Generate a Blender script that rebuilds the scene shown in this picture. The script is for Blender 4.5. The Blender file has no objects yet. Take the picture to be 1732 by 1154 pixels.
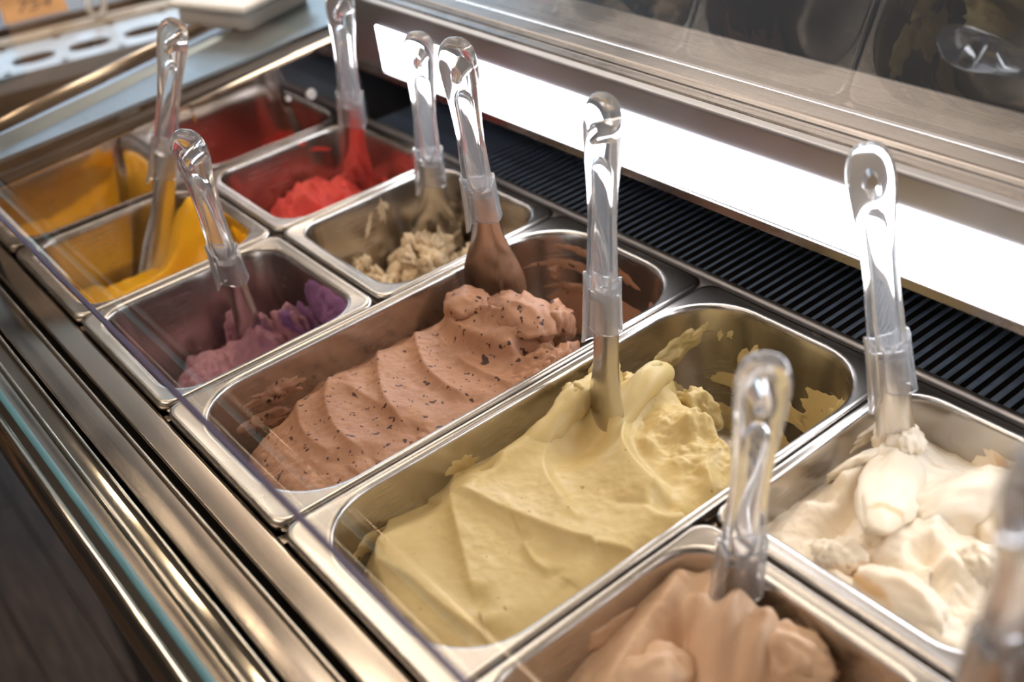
import bpy, bmesh, math, random
import numpy as np
from mathutils import Vector, Matrix

random.seed(5)
scene = bpy.context.scene
COL = scene.collection

# ------------------------------------------------------------------ camera
cd = bpy.data.cameras.new('camera')
cam = bpy.data.objects.new('camera', cd)
COL.objects.link(cam)
cam.location = (1.01231, -0.14880, 0.44886)
cam.rotation_euler = (0.974994, 0.123153, 0.902200)
cd.sensor_width = 36.0
cd.lens = 1900.0 / 1732.0 * 36.0
cd.clip_start = 0.02
cd.dof.use_dof = True
cd.dof.focus_distance = 0.76
cd.dof.aperture_fstop = 4.2
scene.camera = cam

# ------------------------------------------------------------------ light and view
w = bpy.data.worlds.new('world')
scene.world = w
w.use_nodes = True
w.node_tree.nodes['Background'].inputs[0].default_value = (0.75, 0.86, 1.0, 1)
w.node_tree.nodes['Background'].inputs[1].default_value = 0.35
vs = scene.view_settings
vs.view_transform = 'Standard'
vs.look = 'None'
vs.exposure = 0.0
vs.gamma = 1.0
vs.use_curve_mapping = False

def area(name, loc, size, power, color, rot=(0, 0, 0), sy=None):
    l = bpy.data.lights.new(name, 'AREA')
    l.energy = power
    l.color = color
    l.size = size
    if sy:
        l.shape = 'RECTANGLE'
        l.size_y = sy
    o = bpy.data.objects.new(name, l)
    COL.objects.link(o)
    o.location = loc
    o.rotation_euler = rot
    return o

LED_STRENGTH = 12.0
FILL_PANEL_STRENGTH = 6.0
SPOT_STRENGTH = 55.0
WINDOW_STRENGTH = 5.0

# ------------------------------------------------------------------ materials
def new_mat(name):
    m = bpy.data.materials.new(name)
    m.use_nodes = True
    nt = m.node_tree
    return m, nt, nt.nodes['Principled BSDF']

def node(nt, t, **kw):
    n = nt.nodes.new(t)
    for k, v in kw.items():
        if k in n.inputs:
            n.inputs[k].default_value = v
        else:
            setattr(n, k, v)
    return n

def coords(nt, scale=(1, 1, 1)):
    tc = nt.nodes.new('ShaderNodeTexCoord')
    mp = nt.nodes.new('ShaderNodeMapping')
    mp.inputs['Scale'].default_value = scale
    nt.links.new(tc.outputs['Object'], mp.inputs[0])
    return mp.outputs[0]

def ramp(nt, fac, stops):
    r = nt.nodes.new('ShaderNodeValToRGB')
    e = r.color_ramp.elements
    while len(e) < len(stops):
        e.new(0.5)
    for i, (p, c) in enumerate(stops):
        e[i].position = p
        e[i].color = (c[0], c[1], c[2], 1) if not isinstance(c, float) else (c, c, c, 1)
    nt.links.new(fac, r.inputs[0])
    return r.outputs[0]

def steel(name, base=(0.66, 0.63, 0.60), rough=0.2, stretch=(6, 260, 6), var=0.10, bump=0.02):
    m, nt, b = new_mat(name)
    b.inputs['Metallic'].default_value = 1.0
    v = coords(nt, stretch)
    n = node(nt, 'ShaderNodeTexNoise', Scale=3.0, Detail=6.0, Roughness=0.6)
    nt.links.new(v, n.inputs['Vector'])
    n2 = node(nt, 'ShaderNodeTexNoise', Scale=14.0, Detail=4.0)
    nt.links.new(coords(nt), n2.inputs['Vector'])
    mx = node(nt, 'ShaderNodeMath', operation='ADD')
    nt.links.new(n.outputs['Fac'], mx.inputs[0])
    nt.links.new(n2.outputs['Fac'], mx.inputs[1])
    mr = node(nt, 'ShaderNodeMapRange')
    mr.inputs['From Min'].default_value = 0.6
    mr.inputs['From Max'].default_value = 1.4
    mr.inputs['To Min'].default_value = max(0.02, rough - var)
    mr.inputs['To Max'].default_value = rough + var
    nt.links.new(mx.outputs[0], mr.inputs['Value'])
    nt.links.new(mr.outputs[0], b.inputs['Roughness'])
    c = ramp(nt, n2.outputs['Fac'], [(0.3, tuple(x * 0.88 for x in base)), (0.7, base)])
    nt.links.new(c, b.inputs['Base Color'])
    if bump:
        bp = node(nt, 'ShaderNodeBump', Strength=bump, Distance=0.001)
        nt.links.new(n.outputs['Fac'], bp.inputs['Height'])
        nt.links.new(bp.outputs[0], b.inputs['Normal'])
    return m

def plain(name, col, rough=0.5, metal=0.0, noise=0.12, scale=30):
    m, nt, b = new_mat(name)
    b.inputs['Roughness'].default_value = rough
    b.inputs['Metallic'].default_value = metal
    n = node(nt, 'ShaderNodeTexNoise', Scale=scale, Detail=4.0)
    nt.links.new(coords(nt), n.inputs['Vector'])
    c = ramp(nt, n.outputs['Fac'], [(0.3, tuple(x * (1 - noise) for x in col)), (0.7, tuple(min(1, x * (1 + noise)) for x in col))])
    nt.links.new(c, b.inputs['Base Color'])
    return m

def emit(name, col, strength):
    m = bpy.data.materials.new(name)
    m.use_nodes = True
    nt = m.node_tree
    nt.nodes.clear()
    e = nt.nodes.new('ShaderNodeEmission')
    e.inputs[0].default_value = (*col, 1)
    e.inputs[1].default_value = strength
    o = nt.nodes.new('ShaderNodeOutputMaterial')
    nt.links.new(e.outputs[0], o.inputs[0])
    return m

def clear_plastic(name, tint=(0.98, 0.985, 1.0), rough=0.03, ior=1.42, milk=0.07):
    """worn clear acrylic: refracting body with a little white scatter"""
    m, nt, b = new_mat(name)
    b.inputs['Base Color'].default_value = (*tint, 1)
    b.inputs['Transmission Weight'].default_value = 1.0
    b.inputs['IOR'].default_value = ior
    n = node(nt, 'ShaderNodeTexNoise', Scale=160.0, Detail=3.0)
    nt.links.new(coords(nt), n.inputs['Vector'])
    c = ramp(nt, n.outputs['Fac'], [(0.45, float(rough)), (0.75, float(rough + 0.1))])
    nt.links.new(c, b.inputs['Roughness'])
    d = node(nt, 'ShaderNodeBsdfDiffuse')
    d.inputs[0].default_value = (0.92, 0.93, 0.96, 1)
    t = node(nt, 'ShaderNodeBsdfTranslucent')
    t.inputs[0].default_value = (0.92, 0.93, 0.96, 1)
    m1 = node(nt, 'ShaderNodeMixShader')
    m1.inputs[0].default_value = 0.5
    nt.links.new(d.outputs[0], m1.inputs[1])
    nt.links.new(t.outputs[0], m1.inputs[2])
    m2 = node(nt, 'ShaderNodeMixShader')
    m2.inputs[0].default_value = milk
    nt.links.new(b.outputs[0], m2.inputs[1])
    nt.links.new(m1.outputs[0], m2.inputs[2])
    nt.links.new(m2.outputs[0], nt.nodes['Material Output'].inputs[0])
    return m

def sheet_glass(name, ior=1.5, tint=(0.97, 0.985, 0.98), rough=0.0):
    # thin pane: light goes straight through, the surface mirrors by Fresnel
    m = bpy.data.materials.new(name)
    m.use_nodes = True
    nt = m.node_tree
    nt.nodes.clear()
    t = nt.nodes.new('ShaderNodeBsdfTransparent')
    t.inputs[0].default_value = (*tint, 1)
    g = nt.nodes.new('ShaderNodeBsdfGlossy')
    g.inputs['Roughness'].default_value = rough
    f = nt.nodes.new('ShaderNodeFresnel')
    f.inputs[0].default_value = ior
    mix = nt.nodes.new('ShaderNodeMixShader')
    # a slab has two faces: mirror once, where the ray enters the pane
    geo = nt.nodes.new('ShaderNodeNewGeometry')
    inv = node(nt, 'ShaderNodeMath', operation='SUBTRACT')
    inv.inputs[0].default_value = 1.0
    nt.links.new(geo.outputs['Backfacing'], inv.inputs[1])
    mul = node(nt, 'ShaderNodeMath', operation='MULTIPLY')
    nt.links.new(f.outputs[0], mul.inputs[0])
    nt.links.new(inv.outputs[0], mul.inputs[1])
    nt.links.new(mul.outputs[0], mix.inputs[0])
    nt.links.new(t.outputs[0], mix.inputs[1])
    nt.links.new(g.outputs[0], mix.inputs[2])
    o = nt.nodes.new('ShaderNodeOutputMaterial')
    nt.links.new(mix.outputs[0], o.inputs[0])
    return m

def cream(name, ca, cb, rough=0.42, grain=240.0, bump=0.35, specks=None, swirl=None, sss=0.12, radius=(0.006, 0.004, 0.003), pits=0.0):
    m, nt, b = new_mat(name)
    b.inputs['Roughness'].default_value = rough
    b.inputs['Subsurface Weight'].default_value = sss
    b.inputs['Subsurface Radius'].default_value = radius
    b.inputs['Subsurface Scale'].default_value = 1.0
    b.inputs['Specular IOR Level'].default_value = 0.35
    v = coords(nt)
    n = node(nt, 'ShaderNodeTexNoise', Scale=22.0, Detail=6.0, Roughness=0.6)
    nt.links.new(v, n.inputs['Vector'])
    c = ramp(nt, n.outputs['Fac'], [(0.32, ca), (0.68, cb)])
    if swirl:
        n3 = node(nt, 'ShaderNodeTexNoise', Scale=swirl[1], Detail=3.0, Distortion=1.6)
        nt.links.new(v, n3.inputs['Vector'])
        f = ramp(nt, n3.outputs['Fac'], [(swirl[2], 0.0), (swirl[3], 1.0)])
        mx = node(nt, 'ShaderNodeMix', data_type='RGBA')
        nt.links.new(f, mx.inputs['Factor'])
        nt.links.new(c, mx.inputs[6])
        mx.inputs[7].default_value = (*swirl[0], 1)
        c = mx.outputs[2]
    if specks:
        for scol, sc, thr, soft in specks:
            n4 = node(nt, 'ShaderNodeTexNoise', Scale=sc, Detail=2.0, Roughness=0.5)
            nt.links.new(v, n4.inputs['Vector'])
            f = ramp(nt, n4.outputs['Fac'], [(thr, 0.0), (thr + soft, 1.0)])
            mx = node(nt, 'ShaderNodeMix', data_type='RGBA')
            nt.links.new(f, mx.inputs['Factor'])
            nt.links.new(c, mx.inputs[6])
            mx.inputs[7].default_value = (*scol, 1)
            c = mx.outputs[2]
    nt.links.new(c, b.inputs['Base Color'])
    nb = node(nt, 'ShaderNodeTexNoise', Scale=grain, Detail=5.0, Roughness=0.65)
    nt.links.new(v, nb.inputs['Vector'])
    bp = node(nt, 'ShaderNodeBump', Strength=bump, Distance=0.0012)
    nt.links.new(nb.outputs['Fac'], bp.inputs['Height'])
    nt.links.new(bp.outputs[0], b.inputs['Normal'])
    return m

M = {}
M['pan'] = steel('pan steel', (0.54, 0.505, 0.475), 0.25, (5, 5, 160), 0.06)
M['rail'] = steel('rail steel', (0.47, 0.405, 0.35), 0.17, (3, 400, 400), 0.06)
M['chrome'] = steel('chrome', (0.56, 0.50, 0.42), 0.09, (3, 300, 300), 0.04, 0.0)
M['fascia'] = steel('fascia steel', (0.50, 0.50, 0.54), 0.46, (3, 200, 200), 0.08)
M['ledge'] = steel('ledge steel', (0.30, 0.272, 0.268), 0.28, (3, 300, 6), 0.10)
M['mirror'] = steel('polished end steel', (0.66, 0.60, 0.57), 0.07, (20, 4, 20), 0.03, 0.01)
M['blade'] = steel('spatula steel', (0.62, 0.60, 0.58), 0.2, (40, 40, 3), 0.07)
M['dark'] = plain('dark cabinet', (0.02, 0.021, 0.025), 0.55)
M['basin'] = plain('dark steel basin', (0.10, 0.10, 0.11), 0.35, 0.9)
M['slat'] = plain('lightened blue grille plastic', (0.28, 0.40, 0.60), 0.32, 0.0, 0.25, 60)  # slat colour lightened to make up for the weak light on the grille
M['gasket'] = plain('teal gasket', (0.06, 0.17, 0.22), 0.3)
M['endcap'] = steel('grey green end steel', (0.16, 0.20, 0.215), 0.36, (4, 200, 4), 0.08)
M['goldrim'] = steel('warm edge steel', (0.62, 0.52, 0.40), 0.2, (200, 3, 200), 0.05)
M['led'] = emit('led light', (0.93, 0.96, 1.0), LED_STRENGTH)
M['panel'] = emit('added warm fill light', (1.0, 0.86, 0.70), FILL_PANEL_STRENGTH)  # glow of the added, unseen fill panels
M['spot'] = emit('warm downlight', (1.0, 0.82, 0.58), SPOT_STRENGTH)
M['window'] = emit('daylit window', (0.62, 0.82, 1.0), WINDOW_STRENGTH)
M['plastic'] = clear_plastic('clear handle plastic')
M['sleeve'] = clear_plastic('clear sleeve plastic', milk=0.13)
M['glass'] = sheet_glass('front glass', 1.72)
M['pane'] = sheet_glass('rear pane', 1.35, (0.985, 0.98, 0.99))
M['paneedge'] = plain('violet pane edge', (0.085, 0.075, 0.16), 0.25, 0, 0.05)
M['tag'] = plain('kraft price card', (0.62, 0.34, 0.14), 0.7)
M['ink'] = plain('dark ink', (0.05, 0.03, 0.02), 0.6)
M['white'] = plain('white container', (0.90, 0.90, 0.89), 0.4, 0, 0.03)
def thin_white(name):
    m, nt, b = new_mat(name)
    b.inputs['Base Color'].default_value = (0.88, 0.88, 0.87, 1)
    b.inputs['Roughness'].default_value = 0.4
    t = node(nt, 'ShaderNodeBsdfTranslucent')
    t.inputs[0].default_value = (0.92, 0.92, 0.92, 1)
    mx = node(nt, 'ShaderNodeMixShader')
    mx.inputs[0].default_value = 0.55
    nt.links.new(b.outputs[0], mx.inputs[1])
    nt.links.new(t.outputs[0], mx.inputs[2])
    nt.links.new(mx.outputs[0], nt.nodes['Material Output'].inputs[0])
    return m
M['blockwhite'] = thin_white('translucent white plastic')
M['bracket'] = plain('pale blue painted steel', (0.50, 0.58, 0.66), 0.35, 0.3, 0.06)
M['beige'] = plain('beige painted strip', (0.46, 0.40, 0.31), 0.45)
M['crate'] = plain('dark brown tray', (0.06, 0.042, 0.033), 0.4, 0, 0.4, 12)
M['wall'] = plain('warm plaster', (0.50, 0.44, 0.38), 0.8, 0, 0.05, 3)
M['walldark'] = plain('dark wall', (0.16, 0.14, 0.145), 0.7, 0, 0.2, 3)
M['ceiling'] = plain('ceiling paint', (0.60, 0.53, 0.47), 0.8, 0, 0.04, 3)

def wood(name, cols=((0.030, 0.020, 0.016), (0.075, 0.050, 0.038), (0.12, 0.08, 0.06))):
    m, nt, b = new_mat(name)
    v = coords(nt, (2, 30, 30))
    n = node(nt, 'ShaderNodeTexNoise', Scale=4.0, Detail=6.0, Distortion=0.6)
    nt.links.new(v, n.inputs['Vector'])
    c = ramp(nt, n.outputs['Fac'], [(0.25, cols[0]), (0.55, cols[1]), (0.8, cols[2])])
    nt.links.new(c, b.inputs['Base Color'])
    b.inputs['Roughness'].default_value = 0.6
    b.inputs['Specular IOR Level'].default_value = 0.25
    return m
M['wood'] = wood('dark plank wood')
M['lightwood'] = wood('light plank wood', ((0.20, 0.12, 0.075), (0.38, 0.25, 0.16), (0.50, 0.33, 0.22)))

M['choc'] = cream('chocolate chip gelato', (0.36, 0.175, 0.098), (0.45, 0.24, 0.145), 0.45, 300, 0.35,
                  specks=[((0.06, 0.018, 0.012), 190, 0.645, 0.03), ((0.05, 0.015, 0.012), 75, 0.70, 0.02)])
M['pist'] = cream('pistachio gelato', (0.57, 0.43, 0.18), (0.65, 0.51, 0.245), 0.36, 320, 0.16,
                  specks=[((0.33, 0.22, 0.08), 150, 0.72, 0.03)])
M['white_cream'] = cream('cream gelato', (0.83, 0.71, 0.54), (0.89, 0.81, 0.68), 0.38, 300, 0.15,
                         swirl=((0.66, 0.36, 0.10), 15.0, 0.60, 0.74))
M['tan'] = cream('hazelnut gelato', (0.66, 0.44, 0.28), (0.74, 0.53, 0.37), 0.36, 260, 0.15)
M['yellow'] = cream('mango sorbet', (0.92, 0.46, 0.005), (0.97, 0.54, 0.010), 0.36, 260, 0.18)
M['red'] = cream('strawberry sorbet', (0.66, 0.045, 0.035), (0.80, 0.10, 0.075), 0.42, 240, 0.3)
M['violet'] = cream('blackcurrant sorbet', (0.36, 0.15, 0.20), (0.50, 0.26, 0.29), 0.4, 260, 0.4,
                    swirl=((0.20, 0.075, 0.22), 20.0, 0.5, 0.7))
M['violet_skin'] = cream('blackcurrant film', (0.24, 0.10, 0.27), (0.33, 0.15, 0.32), 0.4, 260, 0.3)
M['crumb'] = cream('biscuit gelato', (0.60, 0.44, 0.26), (0.72, 0.57, 0.38), 0.5, 280, 0.5)

# ------------------------------------------------------------------ helpers
def set_smooth(me, flag=True):
    me.polygons.foreach_set('use_smooth', [flag] * len(me.polygons))

def link(name, me, mat=None, parent=None, loc=(0, 0, 0)):
    o = bpy.data.objects.new(name, me)
    COL.objects.link(o)
    o.location = loc
    if mat is not None:
        me.materials.append(mat)
    if parent is not None:
        o.parent = parent
    return o

def mesh(name, verts, faces, mat=None, parent=None, loc=(0, 0, 0), smooth=False):
    me = bpy.data.meshes.new(name)
    me.from_pydata([tuple(v) for v in verts], [], faces)
    me.update()
    if smooth:
        set_smooth(me)
    return link(name, me, mat, parent, loc)

def from_bm(name, bm, mat=None, parent=None, loc=(0, 0, 0), smooth=False):
    me = bpy.data.meshes.new(name)
    bmesh.ops.recalc_face_normals(bm, faces=bm.faces[:])
    bm.to_mesh(me)
    bm.free()
    if smooth:
        set_smooth(me)
    return link(name, me, mat, parent, loc)

def empty(name, loc, label=None, cat=None, group=None):
    o = bpy.data.objects.new(name, None)
    o.empty_display_size = 0.02
    COL.objects.link(o)
    o.location = loc
    if label:
        tag(o, label, cat, group)
    return o

def tag(o, label, cat, group=None):
    o['label'] = label
    o['category'] = cat
    if group:
        o['group'] = group
    return o

def struct(o):
    o['kind'] = 'structure'
    return o

def box_bm(x0, x1, y0, y1, z0, z1, bm=None, bevel=0.0):
    own = bm is None
    if own:
        bm = bmesh.new()
    vs_ = [bm.verts.new(p) for p in ((x0, y0, z0), (x1, y0, z0), (x1, y1, z0), (x0, y1, z0),
                                     (x0, y0, z1), (x1, y0, z1), (x1, y1, z1), (x0, y1, z1))]
    fs = [bm.faces.new([vs_[i] for i in f]) for f in ((0, 3, 2, 1), (4, 5, 6, 7), (0, 1, 5, 4), (1, 2, 6, 5), (2, 3, 7, 6), (3, 0, 4, 7))]
    if bevel:
        es = set(e for f in fs for e in f.edges)
        bmesh.ops.bevel(bm, geom=list(es), offset=bevel, segments=3, affect='EDGES', profile=0.5)
    return bm

def box(name, x0, x1, y0, y1, z0, z1, mat, parent=None, bevel=0.0):
    o = from_bm(name, box_bm(x0, x1, y0, y1, z0, z1, None, bevel), mat, parent)
    return o

def extrude_x(name, prof, x0, x1, mat, parent=None, smooth=False):
    """closed profile of (y, z) swept along x"""
    n = len(prof)
    v = [(x0, y, z) for y, z in prof] + [(x1, y, z) for y, z in prof]
    f = [(i, (i + 1) % n, n + (i + 1) % n, n + i) for i in range(n)]
    f += [tuple(range(n))[::-1], tuple(range(n, 2 * n))]
    o = mesh(name, v, f, mat, parent)
    me = o.data
    bm = bmesh.new()
    bm.from_mesh(me)
    bmesh.ops.recalc_face_normals(bm, faces=bm.faces[:])
    bm.to_mesh(me)
    bm.free()
    if smooth:
        for p in me.polygons:
            p.use_smooth = len(p.vertices) == 4
        me.set_sharp_from_angle(angle=math.radians(50))
    return o

def arc(cy, cz, r, a0, a1, n=6):
    return [(cy + r * math.cos(math.radians(a0 + (a1 - a0) * i / n)), cz + r * math.sin(math.radians(a0 + (a1 - a0) * i / n))) for i in range(n + 1)]

# value noise
def vnoise(x, y, seed=0):
    xi = np.floor(x)
    yi = np.floor(y)
    fx = x - xi
    fy = y - yi
    fx = fx * fx * (3 - 2 * fx)
    fy = fy * fy * (3 - 2 * fy)
    def h(a, b):
        s = np.sin(a * 127.1 + b * 311.7 + seed * 74.7) * 43758.5453
        return s - np.floor(s)
    a = h(xi, yi)
    b = h(xi + 1, yi)
    c = h(xi, yi + 1)
    d = h(xi + 1, yi + 1)
    return (a + (b - a) * fx) * (1 - fy) + (c + (d - c) * fx) * fy

def fbm(x, y, seed=0, octv=4):
    t = 0
    a = 0.5
    for i in range(octv):
        t = t + a * (vnoise(x, y, seed + i * 7) - 0.5) * 2
        x = x * 2.03 + 11.3
        y = y * 2.03 + 5.7
        a *= 0.5
    return t

def sstep(a, b, x):
    t = np.clip((x - a) / (b - a), 0, 1)
    return t * t * (3 - 2 * t)

def poly_dist(pts, x, y):
    """distance to a polyline, the side (+1 left of travel) and the position along it 0..1"""
    best = np.full(x.shape, 1e9)
    side = np.ones(x.shape)
    along = np.zeros(x.shape)
    n = len(pts) - 1
    for i in range(n):
        ax, ay = pts[i]
        bx, by = pts[i + 1]
        dx, dy = bx - ax, by - ay
        L2 = dx * dx + dy * dy
        t = np.clip(((x - ax) * dx + (y - ay) * dy) / L2, 0, 1)
        px = ax + t * dx
        py = ay + t * dy
        d = np.hypot(x - px, y - py)
        m = d < best
        cr = dx * (y - ay) - dy * (x - ax)
        best = np.where(m, d, best)
        side = np.where(m, np.sign(cr) + (cr == 0), side)
        along = np.where(m, (i + t) / n, along)
    return best, side, along

def smooth_poly(pts, it=2):
    for _ in range(it):
        q = [pts[0]]
        for a, b in zip(pts[:-1], pts[1:]):
            q.append((a[0] * .75 + b[0] * .25, a[1] * .75 + b[1] * .25))
            q.append((a[0] * .25 + b[0] * .75, a[1] * .25 + b[1] * .75))
        q.append(pts[-1])
        pts = q
    return pts

def ridge(x, y, pts, A, wl, wr, p=1.3, fade=0.15):
    """raised fold along a polyline: width wl on its left, wr on its right, dying out at both ends"""
    sm = smooth_poly(pts)
    d, s, t = poly_dist(sm, x, y)
    wd = np.where(s > 0, wl, wr)
    L = 0.016 if fade > 0.06 else 0.008
    e = np.minimum(np.hypot(x - sm[0][0], y - sm[0][1]), np.hypot(x - sm[-1][0], y - sm[-1][1]))
    return A * np.exp(-(d / wd) ** p) * sstep(0.0, L, e)

def bump(x, y, cx, cy, rx, ry, A, rot=0.0, p=2.0):
    c, s = math.cos(rot), math.sin(rot)
    u = ((x - cx) * c + (y - cy) * s) / rx
    v = (-(x - cx) * s + (y - cy) * c) / ry
    return A * np.exp(-(np.hypot(u, v)) ** p)

# ------------------------------------------------------------------ room shell
FZ = -0.92
floor = struct(box('floor', -5.2, 3.2, -3.2, 5.2, FZ - 0.1, FZ - 0.012, M['dark']))
bm = box_bm(-0.598, 0.598, -0.0485, 0.0485, -0.012, 0.0)
plank_me = bpy.data.meshes.new('plank')
bmesh.ops.recalc_face_normals(bm, faces=bm.faces[:])
bm.to_mesh(plank_me)
bm.free()
plank_me.materials.append(M['wood'])
n_pl = 0
for j in range(-14, 25):
    for i in range(-4, 2):
        cx = i * 1.2 + (0.6 if j % 2 else 0.15) + (j % 3) * 0.2
        if cx > 1.6 or cx < -5.2:
            continue
        if n_pl >= 290:
            break
        o = bpy.data.objects.new('plank', plank_me)
        COL.objects.link(o)
        o.parent = floor
        o.location = (cx, -0.185 + j * 0.1, FZ + 0.0008 * ((j * 7 + i * 3) % 3))
        n_pl += 1
struct(box('ceiling', -5.2, 3.2, -3.2, 5.2, 2.2, 2.3, M['ceiling']))
wl = struct(box('wall_left', -5.3, -5.2, -3.2, 5.2, FZ, 2.2, M['wall']))
struct(box('wall_right', 3.2, 3.3, -3.2, 5.2, FZ, 2.2, M['wall']))
struct(box('wall_back', -5.2, 3.2, 5.2, 5.3, FZ, 2.2, M['walldark']))
struct(box('wall_front', -5.2, 3.2, -3.3, -3.2, FZ, 2.2, M['wall']))
win = struct(box('window_1', -5.19, -5.17, 0.3, 4.6, 0.2, 1.75, M['window']))
bm = bmesh.new()
for y0, y1, z0, z1 in ((0.22, 0.3, 0.12, 1.83), (4.6, 4.68, 0.12, 1.83), (0.3, 4.6, 0.12, 0.2), (0.3, 4.6, 1.75, 1.83), (1.7, 1.76, 0.2, 1.75), (3.1, 3.16, 0.2, 1.75)):
    box_bm(-5.2, -5.14, y0, y1, z0, z1, bm)
from_bm('window_frame', bm, M['white'], win)

# added hanging panels that brighten the ceiling and steel, then round downlights
def fill_light_panel(x, y, sx, sy, label):
    e = empty('added_fill_light', (x, y, 1.9), label, 'light')
    bm = bmesh.new()
    t = 0.03
    for a in ((-sx - t, -sx, -sy - t, sy + t), (sx, sx + t, -sy - t, sy + t), (-sx, sx, -sy - t, -sy), (-sx, sx, sy, sy + t)):
        box_bm(*a, -0.04, 0.01, bm)
    from_bm('frame', bm, M['white'], e)
    box('diffuser', -sx, sx, -sy, sy, -0.03, 0.0, M['panel'], e)
    for cx in (-sx, sx):
        for cy in (-sy, sy):
            box('hanging_wire', cx - 0.002, cx + 0.002, cy - 0.002, cy + 0.002, 0.0, 0.3, M['chrome'], e)
fill_light_panel(-1.9, 1.5, 0.9, 0.35, 'added long warm fill light panel over the far left of the room')
fill_light_panel(-1.5, 2.9, 0.9, 0.35, 'added long warm fill light panel nearest the dark back wall')
fill_light_panel(-0.3, 0.55, 0.7, 0.3, 'added warm fill light panel right above the display case')
fill_light_panel(0.2, -1.6, 0.9, 0.35, 'added long warm fill light panel behind the counter')
fill_light_panel(1.9, 1.6, 0.7, 0.35, 'added warm fill light panel to the right of the case')

def downlight(x, y, label):
    e = empty('ceiling_downlight', (x, y, 2.2), label, 'light', 'round ceiling downlights')
    bm = bmesh.new()
    bmesh.ops.create_cone(bm, segments=24, radius1=0.075, radius2=0.085, depth=0.03, cap_ends=False, matrix=Matrix.Translation((0, 0, -0.016)))
    from_bm('rim', bm, M['chrome'], e)
    bm = bmesh.new()
    bmesh.ops.create_cone(bm, segments=24, radius1=0.05, radius2=0.06, depth=0.01, cap_ends=True, matrix=Matrix.Translation((0, 0, -0.02)))
    from_bm('bulb', bm, M['spot'], e)
ORD = ['first', 'second', 'third', 'fourth', 'fifth', 'sixth', 'seventh']
for i in range(7):
    downlight(-2.6 + i * 0.62, -0.62, ORD[i] + ' round downlight from the window in the ceiling row behind the counter')
for i in range(5):
    downlight(-2.2 + i * 0.62, 0.28, ORD[i] + ' round downlight from the window in the ceiling row above the case')

# ------------------------------------------------------------------ the display case
case = empty('ice_cream_display_case', (0.45, 0.18, FZ),
             'stainless steel ice cream display case with glass panes holding rows of ice cream pans', 'display case')
def cpart(o):
    mw = o.matrix_world.copy()
    o.parent = case
    o.matrix_parent_inverse = Matrix.Translation(case.location).inverted()
    return o
XL, XR = -0.40, 1.30

# front rails, from the pans outwards
cpart(extrude_x('support_rail', [(-0.0005, -0.03), (-0.0005, -0.008)] + arc(-0.004, -0.0045, 0.004, 0, 90, 4) + [(-0.0195, -0.0005)] + arc(-0.0195, -0.003, 0.0025, 90, 180, 4) + [(-0.022, -0.03)], XL, XR, M['rail'], smooth=True))
cpart(extrude_x('track_rail', [(-0.0268, -0.03), (-0.0268, -0.0015)] + arc(-0.0283, -0.0012, 0.0017, 0, 180, 6) + [(-0.0305, -0.002), (-0.039, -0.0012), (-0.047, -0.0022)] + arc(-0.0475, -0.0040, 0.0018, 90, 180, 3) + [(-0.0493, -0.03)], XL, XR, M['rail'], smooth=True))
cpart(extrude_x('channel_rail', [(-0.0527, -0.03), (-0.0527, -0.002)] + arc(-0.0542, -0.0012, 0.0016, 0, 150, 5) + [(-0.058, -0.0012), (-0.0645, -0.0022)] + arc(-0.0668, -0.0012, 0.0018, 30, 150, 4) + [(-0.0690, -0.0024), (-0.0768, -0.0012), (-0.0768, -0.03)], XL, XR, M['chrome'], smooth=True))
cpart(extrude_x('gasket_strip', [(-0.0768, -0.03), (-0.0768, 0.0003), (-0.0780, 0.0010), (-0.0805, 0.0010), (-0.0815, 0.0003), (-0.0815, -0.03)], XL, XR, M['gasket'], smooth=True))
cpart(extrude_x('bullnose_rail', [(-0.0815, -0.03), (-0.0815, -0.0010), (-0.0860, -0.0030), (-0.0895, -0.0012)] + arc(-0.0895, -0.0032, 0.0020, 90, 170, 4) + [(-0.0935, -0.0065), (-0.0965, -0.0120), (-0.0985, -0.0190), (-0.0982, -0.0260), (-0.0950, -0.0330), (-0.088, -0.036), (-0.06, -0.036), (-0.06, -0.03)], XL, XR, M['chrome'], smooth=True))
cpart(box('rail_base', XL, XR, -0.06, -0.0008, -0.06, -0.0285, M['dark']))
cpart(box('front_panel', XL, XR, -0.02, 0.0, FZ, -0.06, M['dark']))
cpart(box('basin', -0.02, XR, 0.0, 0.365, -0.16, -0.14, M['basin']))
# bars under the pan flanges
for k in range(1, 7):
    cpart(box('support_bar', 0.17 * k - 0.004, 0.17 * k + 0.004, 0.0, 0.365, -0.012, -0.004, M['rail']))
cpart(box('cross_bar', 0.0, 0.344, 0.178, 0.186, -0.014, -0.004, M['rail']))
cpart(box('cross_bar', 0.676, XR, 0.178, 0.186, -0.014, -0.004, M['rail']))
# rail behind the pans
cpart(extrude_x('rear_rail', [(0.3655, -0.03), (0.3655, -0.006), (0.3680, -0.0045), (0.3705, -0.001)] + arc(0.3745, -0.0008, 0.0040, 175, 5, 8) + [(0.3790, -0.0035), (0.3850, -0.0042), (0.3850, -0.03)], -0.004, XR, M['fascia'], smooth=True))
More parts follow.
